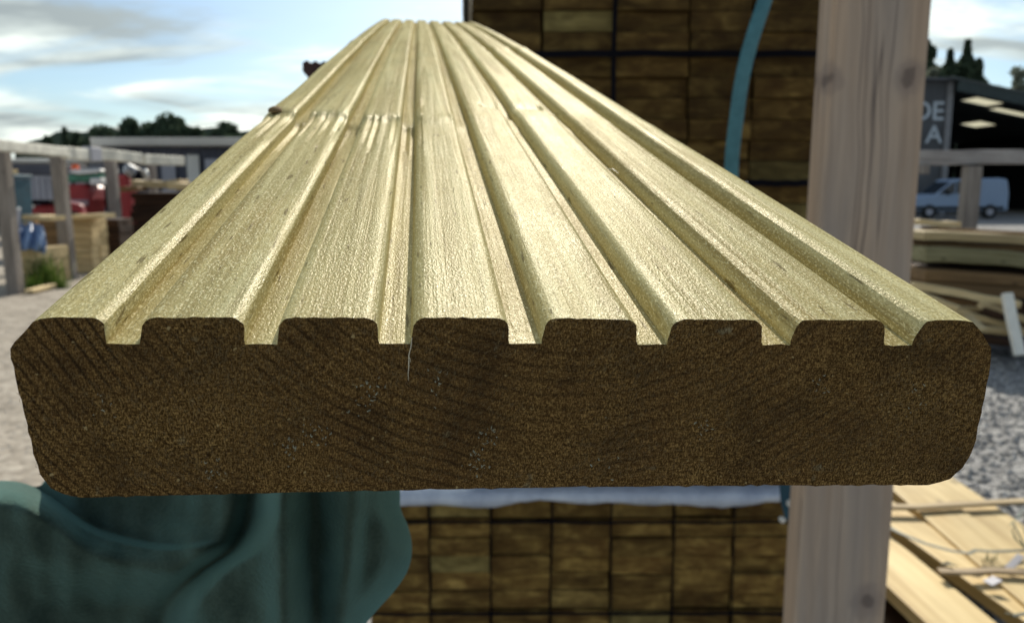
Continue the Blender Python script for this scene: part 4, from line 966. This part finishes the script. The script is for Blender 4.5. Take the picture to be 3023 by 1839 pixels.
MB().box((xa + 1.6, YV - 0.14, 1.2), (0.12, 0.2, 0.2)).build('mirror', M['rubber'], vn, bevel=0.03)
# ---------------------------------------------------------------- right rail and piles
YQ = 9.5
rk2 = thing('timber_rack', atY(2867, 500, YQ) * 1.0, 'weathered timber rail on a square post in front of the barn on the right', 'rack')
rk2.location.z = 0
a = atY(2560, 468, YQ); b = atY(3200, 462, YQ + 0.3)
MB().beam(a, b, 0.12, 0.155, n=10, wob=0.004).build('rail', timber('grey_rail_right', (0.28, 0.25, 0.235), (0.46, 0.42, 0.39), 0, 0.8, 20, var=0.05), rk2, bevel=0.01)
b0 = atY(2862, 500, YQ + .05); b0.z = 0; t0 = atY(2870, 491, YQ + .05)
MB().beam(b0, t0, 0.165, 0.14, up=Vector((0, 1, 0.01)), n=4, wob=0.003).build('post', M['grey_post'], rk2, bevel=0.008)
MB().box(atY(2722, 500, YQ + .02), (0.12, 0.1, 0.10)).build('block', M['grey_post'], rk2, bevel=0.006)
# pile of long boards
YG = 8.0
def hplank(px0, py0, px1, py1, Y0, Y1, thpx, wd, m_, label, sag=0.0):
    return plank(atY(px0, py0, Y0), atY(px1, py1, Y1), wd, thpx / FPX * (Y0 + Y1) / 2, M[m_], label, sag=sag, n=12)
hplank(2698, 655, 2822, 663, 8.3, 8.3, 16, 0.2, 'pale_x', 'short pale plank on the very top of the right timber pile')
hplank(2740, 678, 3200, 700, 8.25, 8.3, 16, 0.3, 'brown_x', 'brown sawn plank just under the top of the right timber pile')
hplank(2700, 693, 3200, 716, 8.0, 8.05, 26, 0.35, 'pale_x', 'long bright yellow plank across the upper right timber pile')
hplank(2702, 722, 3200, 738, 8.12, 8.15, 16, 0.4, 'brown_x', 'dark plank below the bright yellow plank in the right pile')
hplank(2700, 747, 3200, 775, 8.0, 8.05, 44, 0.4, 'green_x', 'thick greenish plank in the middle of the right timber pile')
hplank(2700, 788, 3200, 812, 8.2, 8.25, 14, 0.4, 'dark_x', 'thin dark plank between the greenish and the brown beam in the right pile')
hplank(2697, 806, 3200, 838, 8.0, 8.05, 34, 0.45, 'brown_x', 'broad brown beam low in the right timber pile')
hplank(2694, 838, 3200, 872, 8.05, 8.05, 30, 0.5, 'brown_x', 'lowest brown beam of the right timber pile')
hplank(2700, 730, 3200, 745, 8.5, 8.5, 70, 0.3, 'dark_x', 'added dark backing plank in the upper half of the right timber pile')  # added, like the next, as dark backing where bright ground showed through gaps
hplank(2700, 800, 3200, 815, 8.5, 8.5, 70, 0.3, 'dark_x', 'added dark backing plank in the lower half of the right timber pile')
hplank(2600, 690, 2740, 690, 8.4, 8.4, 24, 0.3, 'brown_x', 'brown plank half hidden behind the near post in the right pile')
hplank(2690, 985, 3200, 990, 8.4, 8.4, 60, 0.5, 'dark_x', 'dark bearer timber on the ground under the right timber pile')
hplank(2690, 905, 3200, 930, 8.25, 8.25, 90, 0.5, 'dark_x', 'dark backing beam with painted shade under the right timber pile')  # near-black backing: shade under the pile is put into the colour
for k, (a_, b_, c_, d_, Y0, Y1, th_, wd_, m_, lab) in enumerate([
    (2690, 842, 3010, 898, 7.75, 7.5, 20, 0.12, 'pale_x', 'long thin pale batten slanting below the right timber pile'),
    (2700, 872, 3000, 905, 7.8, 7.7, 12, 0.10, 'brown_x', 'brown batten in the heap below the right timber pile'),
    (2710, 868, 2830, 912, 7.6, 7.4, 16, 0.10, 'pale_x', 'short pale batten under the leaning ones beside the deck board edge'),
    (2820, 915, 3010, 965, 7.45, 7.35, 17, 0.10, 'pale_x', 'curved pale batten in the middle of the heap on the right'),
    (2890, 900, 3040, 948, 7.4, 7.3, 20, 0.10, 'pale_x', 'pale batten crossing behind the white leaning stake'),
    (2815, 905, 2920, 908, 7.55, 7.5, 13, 0.09, 'pale_x', 'small pale offcut flat in the heap on the right'),
    (2900, 912, 2985, 940, 7.36, 7.3, 15, 0.08, 'dark_x', 'dark brown offcut tucked among the pale battens on the right'),
    (2900, 970, 3060, 978, 7.3, 7.2, 18, 0.12, 'pale_x', 'lowest pale batten lying at the front of the heap on the right'),
    (2850, 930, 2900, 975, 7.4, 7.1, 13, 0.08, 'pale_x', 'tiny pale batten end at the bottom left of the heap'),
    (2870, 995, 3100, 1010, 7.6, 7.6, 22, 0.3, 'dark_x', 'dark board lying on the gravel under the heap of battens')]):
    plank(atY(a_, b_, Y0), atY(c_, d_, Y1), wd_, th_ / FPX * Y0, M[m_], lab, sag=0.015 if k % 2 else 0.0, n=10)
# leaning stake; its sunlit brightness is put into the pale colour
a = atY(3010, 1050, 7.0); b = atY(2972, 866, 7.2)
tag(MB().beam(a, b, 0.085, 0.05, up=Vector((0, 1, 0)), n=5, wob=0.002).build('stake', plain('sunlight_pale_stake', (0.88, 0.84, 0.74), 0.7, 0.10, 8), bevel=0.008), 'whitish stake leaning upright in front of the batten heap at the right edge', 'stake')
# ---------------------------------------------------------------- bright planks, lower right
ZP = 0.28
def floor_plank(pl, pr, w_side, label, z=ZP, th=0.045, m_='pale', t0=0.0, ext0=1.2, ext1=1.6, tilt=0):
    """pl->pr: two pixels on the plank's LEFT edge (far, near); width to the right in metres"""
    a = atZ(*pl, z); b = atZ(*pr, z); d = (a - b).normalized(); nrm = Vector((d.y, -d.x, 0)).normalized()
    a = a + d * ext0; b = b - d * ext1; c = (a + b) / 2 + nrm * w_side / 2; ln = (a - b).length
    p = MB(); n = 14
    for i in range(n + 1):
        t = i / n; y = ln * (t - 0.5); zz = 0.003 * noise.noise(Vector((t * 5, c.x * 9, 0))); wj = 0.002 * noise.noise(Vector((t * 9, c.x * 3, 4)))
        hw = w_side / 2 - 0.002
        p.v += [(-hw + wj, y, zz - th), (hw + wj, y, zz - th), (hw + wj, y, zz + tilt), (-hw + wj, y, zz)]
        if i:
            q = 4 * (i - 1); r_ = 4 * i
            for k in range(4): p.f.append((q + k, r_ + k, r_ + (k + 1) % 4, q + (k + 1) % 4)); p.m.append(0)
    p.f += [(3, 2, 1, 0), (4 * n, 4 * n + 1, 4 * n + 2, 4 * n + 3)]; p.m += [0, 0]
    o = p.build('plank', M[m_], bevel=0.004); o.matrix_world = Matrix(((nrm.x, d.x, 0, c.x), (nrm.y, d.y, 0, c.y), (0, 0, 1, z), (0, 0, 0, 1)))
    return tag(o, label, 'plank')
M['pale'] = timber('fresh_pale_timber', (0.52, 0.36, 0.14), (0.80, 0.63, 0.32), 1, 0.6, 22, var=0.06, soft=0.9)
floor_plank((2665, 1472), (2813, 1600), 0.185, 'bright yellow plank just right of the dark gap in the lower right pile', z=0.28)
floor_plank((2742, 1455), (2925, 1590), 0.195, 'outermost bright yellow plank beside the gravel in the lower right pile', z=0.275)
floor_plank((2640, 1560), (2799, 1673), 0.150, 'bright yellow plank just left of the dark gap in the lower right pile', z=0.268)
floor_plank((2620, 1732), (2740, 1845), 0.205, 'broad pale plank with dark marks nearest the post in the lower right pile', z=0.27)
# lower layer; its shadow is put into the near-black timber colour
floor_plank((2560, 1760), (2680, 1900), 0.20, 'brown plank with painted shade lowest beside the post foot in the lower right pile', z=0.16, m_='dark_x')
floor_plank((2700, 1560), (2860, 1690), 0.16, 'plank darkened for the shade down in the gap of the lower right pile', z=0.17, m_='dark_x')
for yy, lb_ in ((2.2, 'nearest'), (3.1, 'middle'), (3.8, 'farthest')):
    b_ = MB().box((1.62, yy, 0.07), (0.6, 0.09, 0.13)); tag(b_.build('bearer', M['brown_x'], org=(1.62, yy, 0.07)), lb_ + ' squared bearer on the ground under the lower right planks', 'bearer', 'bearers under the lower right planks')
def strip(pts, wd, th, m_, label, name, cat):
    p = MB(); n = len(pts)
    for i, c in enumerate(pts):
        d = (pts[min(i + 1, n - 1)] - pts[max(i - 1, 0)]).normalized(); nr = Vector((-d.y, d.x, 0)).normalized() * wd / 2; u = Vector((0, 0, th))
        p.v += [tuple(c - nr), tuple(c + nr), tuple(c + nr + u), tuple(c - nr + u)]
        if i:
            a = 4 * (i - 1); b = 4 * i
            for k in range(4): p.f.append((a + k, b + k, b + (k + 1) % 4, a + (k + 1) % 4)); p.m.append(0)
    p.f += [(3, 2, 1, 0), tuple(4 * (n - 1) + k for k in range(4))]; p.m += [0, 0]
    return tag(p.build(name, m_, smooth=False), label, cat)
zz = 0.292
strip([atZ(2600, 1500, zz), atZ(2700, 1501, zz), atZ(2850, 1492, zz), atZ(3100, 1480, zz)], 0.035, 0.012, timber('batten_wood', (0.42, 0.30, 0.15), (0.6, 0.46, 0.26), 0, 0.6, 30), 'thin pale batten laid across the far end of the lower right planks', 'batten', 'batten')
strip([atZ(2770, 1690, zz), atZ(2850, 1692, zz), atZ(2930, 1688, zz), atZ(3060, 1694, zz)], 0.030, 0.010, timber('slat_wood', (0.40, 0.28, 0.15), (0.55, 0.42, 0.26), 0, 0.6, 30), 'thin pinkish slat lying across the gap in the lower right planks', 'batten', 'batten')
gs = plain('grey_green_strapping', (0.11, 0.12, 0.09), 0.5)
strip([atZ(2600, 1545, zz), atZ(2660, 1575, zz + .005), atZ(2730, 1604, zz + .01), atZ(2800, 1624, zz + .015), atZ(2860, 1634, zz + .02), atZ(2880, 1624, zz + .02), atZ(2930, 1628, zz + .02), atZ(3100, 1622, zz)], 0.016, 0.002, gs, 'thin grey green packing strap curling across the lower right planks', 'strap', 'strap')
strip([atZ(2975, 1680, zz), atZ(3015, 1640, zz + .04)], 0.028, 0.003, M['bucket'], 'short grey tape piece standing on the lower right planks by the picture edge', 'tape', 'tape')
strip([atZ(2915, 1722, zz), atZ(2945, 1708, zz + .01)], 0.035, 0.003, M['bucket'], 'small grey tape scrap on the planks under the pinkish slat', 'tape', 'tape')
strip([atZ(2780, 1668, zz), atZ(2800, 1662, zz + .02), atZ(2818, 1668, zz)], 0.022, 0.002, gs, 'tiny bent strap scrap left of the pinkish slat', 'strap', 'strap')
strip([atZ(2970, 1810, zz), atZ(2990, 1818, zz + .01), atZ(3060, 1806, zz)], 0.012, 0.003, gs, 'dark strap scrap at the bottom right corner of the planks', 'strap', 'strap')
# grass in and beside the planks
gm2 = plain('blue_green_grass', (0.10, 0.15, 0.12), 0.6)
def blades(pts_list, label, m_):
    b = MB()
    for pts, w0 in pts_list:
        P = [atZ(a, c, z) for a, c, z in pts]; n = len(P); o = len(b.v)
        for i, c in enumerate(P):
            wq = w0 * (1 - i / (n - 0.6)); b.v += [tuple(c + Vector((-wq, 0, 0))), tuple(c + Vector((wq, 0, 0))), tuple(c + Vector((0, wq * .6, wq * .3)))]
            if i:
                for k in range(3): b.f.append((o + 3 * (i - 1) + k, o + 3 * i + k, o + 3 * i + (k + 1) % 3, o + 3 * (i - 1) + (k + 1) % 3)); b.m.append(0)
    return tag(b.build('grass_tuft', m_), label, 'grass')
blades([([(3030, 1620, 0.28), (2998, 1590, 0.33), (2988, 1565, 0.36), (3000, 1545, 0.38)], 0.005), ([(3030, 1625, 0.28), (2990, 1540, 0.34), (2975, 1555, 0.33)], 0.004), ([(3060, 1540, 0.28), (3010, 1520, 0.36), (2985, 1550, 0.36)], 0.006), ([(3060, 1500, 0.28), (3018, 1505, 0.34), (3000, 1530, 0.36)], 0.005), ([(3040, 1600, 0.28), (3023, 1560, .33), (3005, 1540, .34)], 0.004)], 'grey green grass blades hanging over the outer plank at the right edge', gm2)
blades([([(2905 + i * 6, 1672, 0.24), (2903 + i * 7, 1660, 0.27), (2900 + i * 8 + (i % 2) * 4, 1645 - 8 * (i % 3), 0.31)], 0.006) for i in range(6)], 'small green grass tuft sprouting in the gap between the lower right planks', lm)
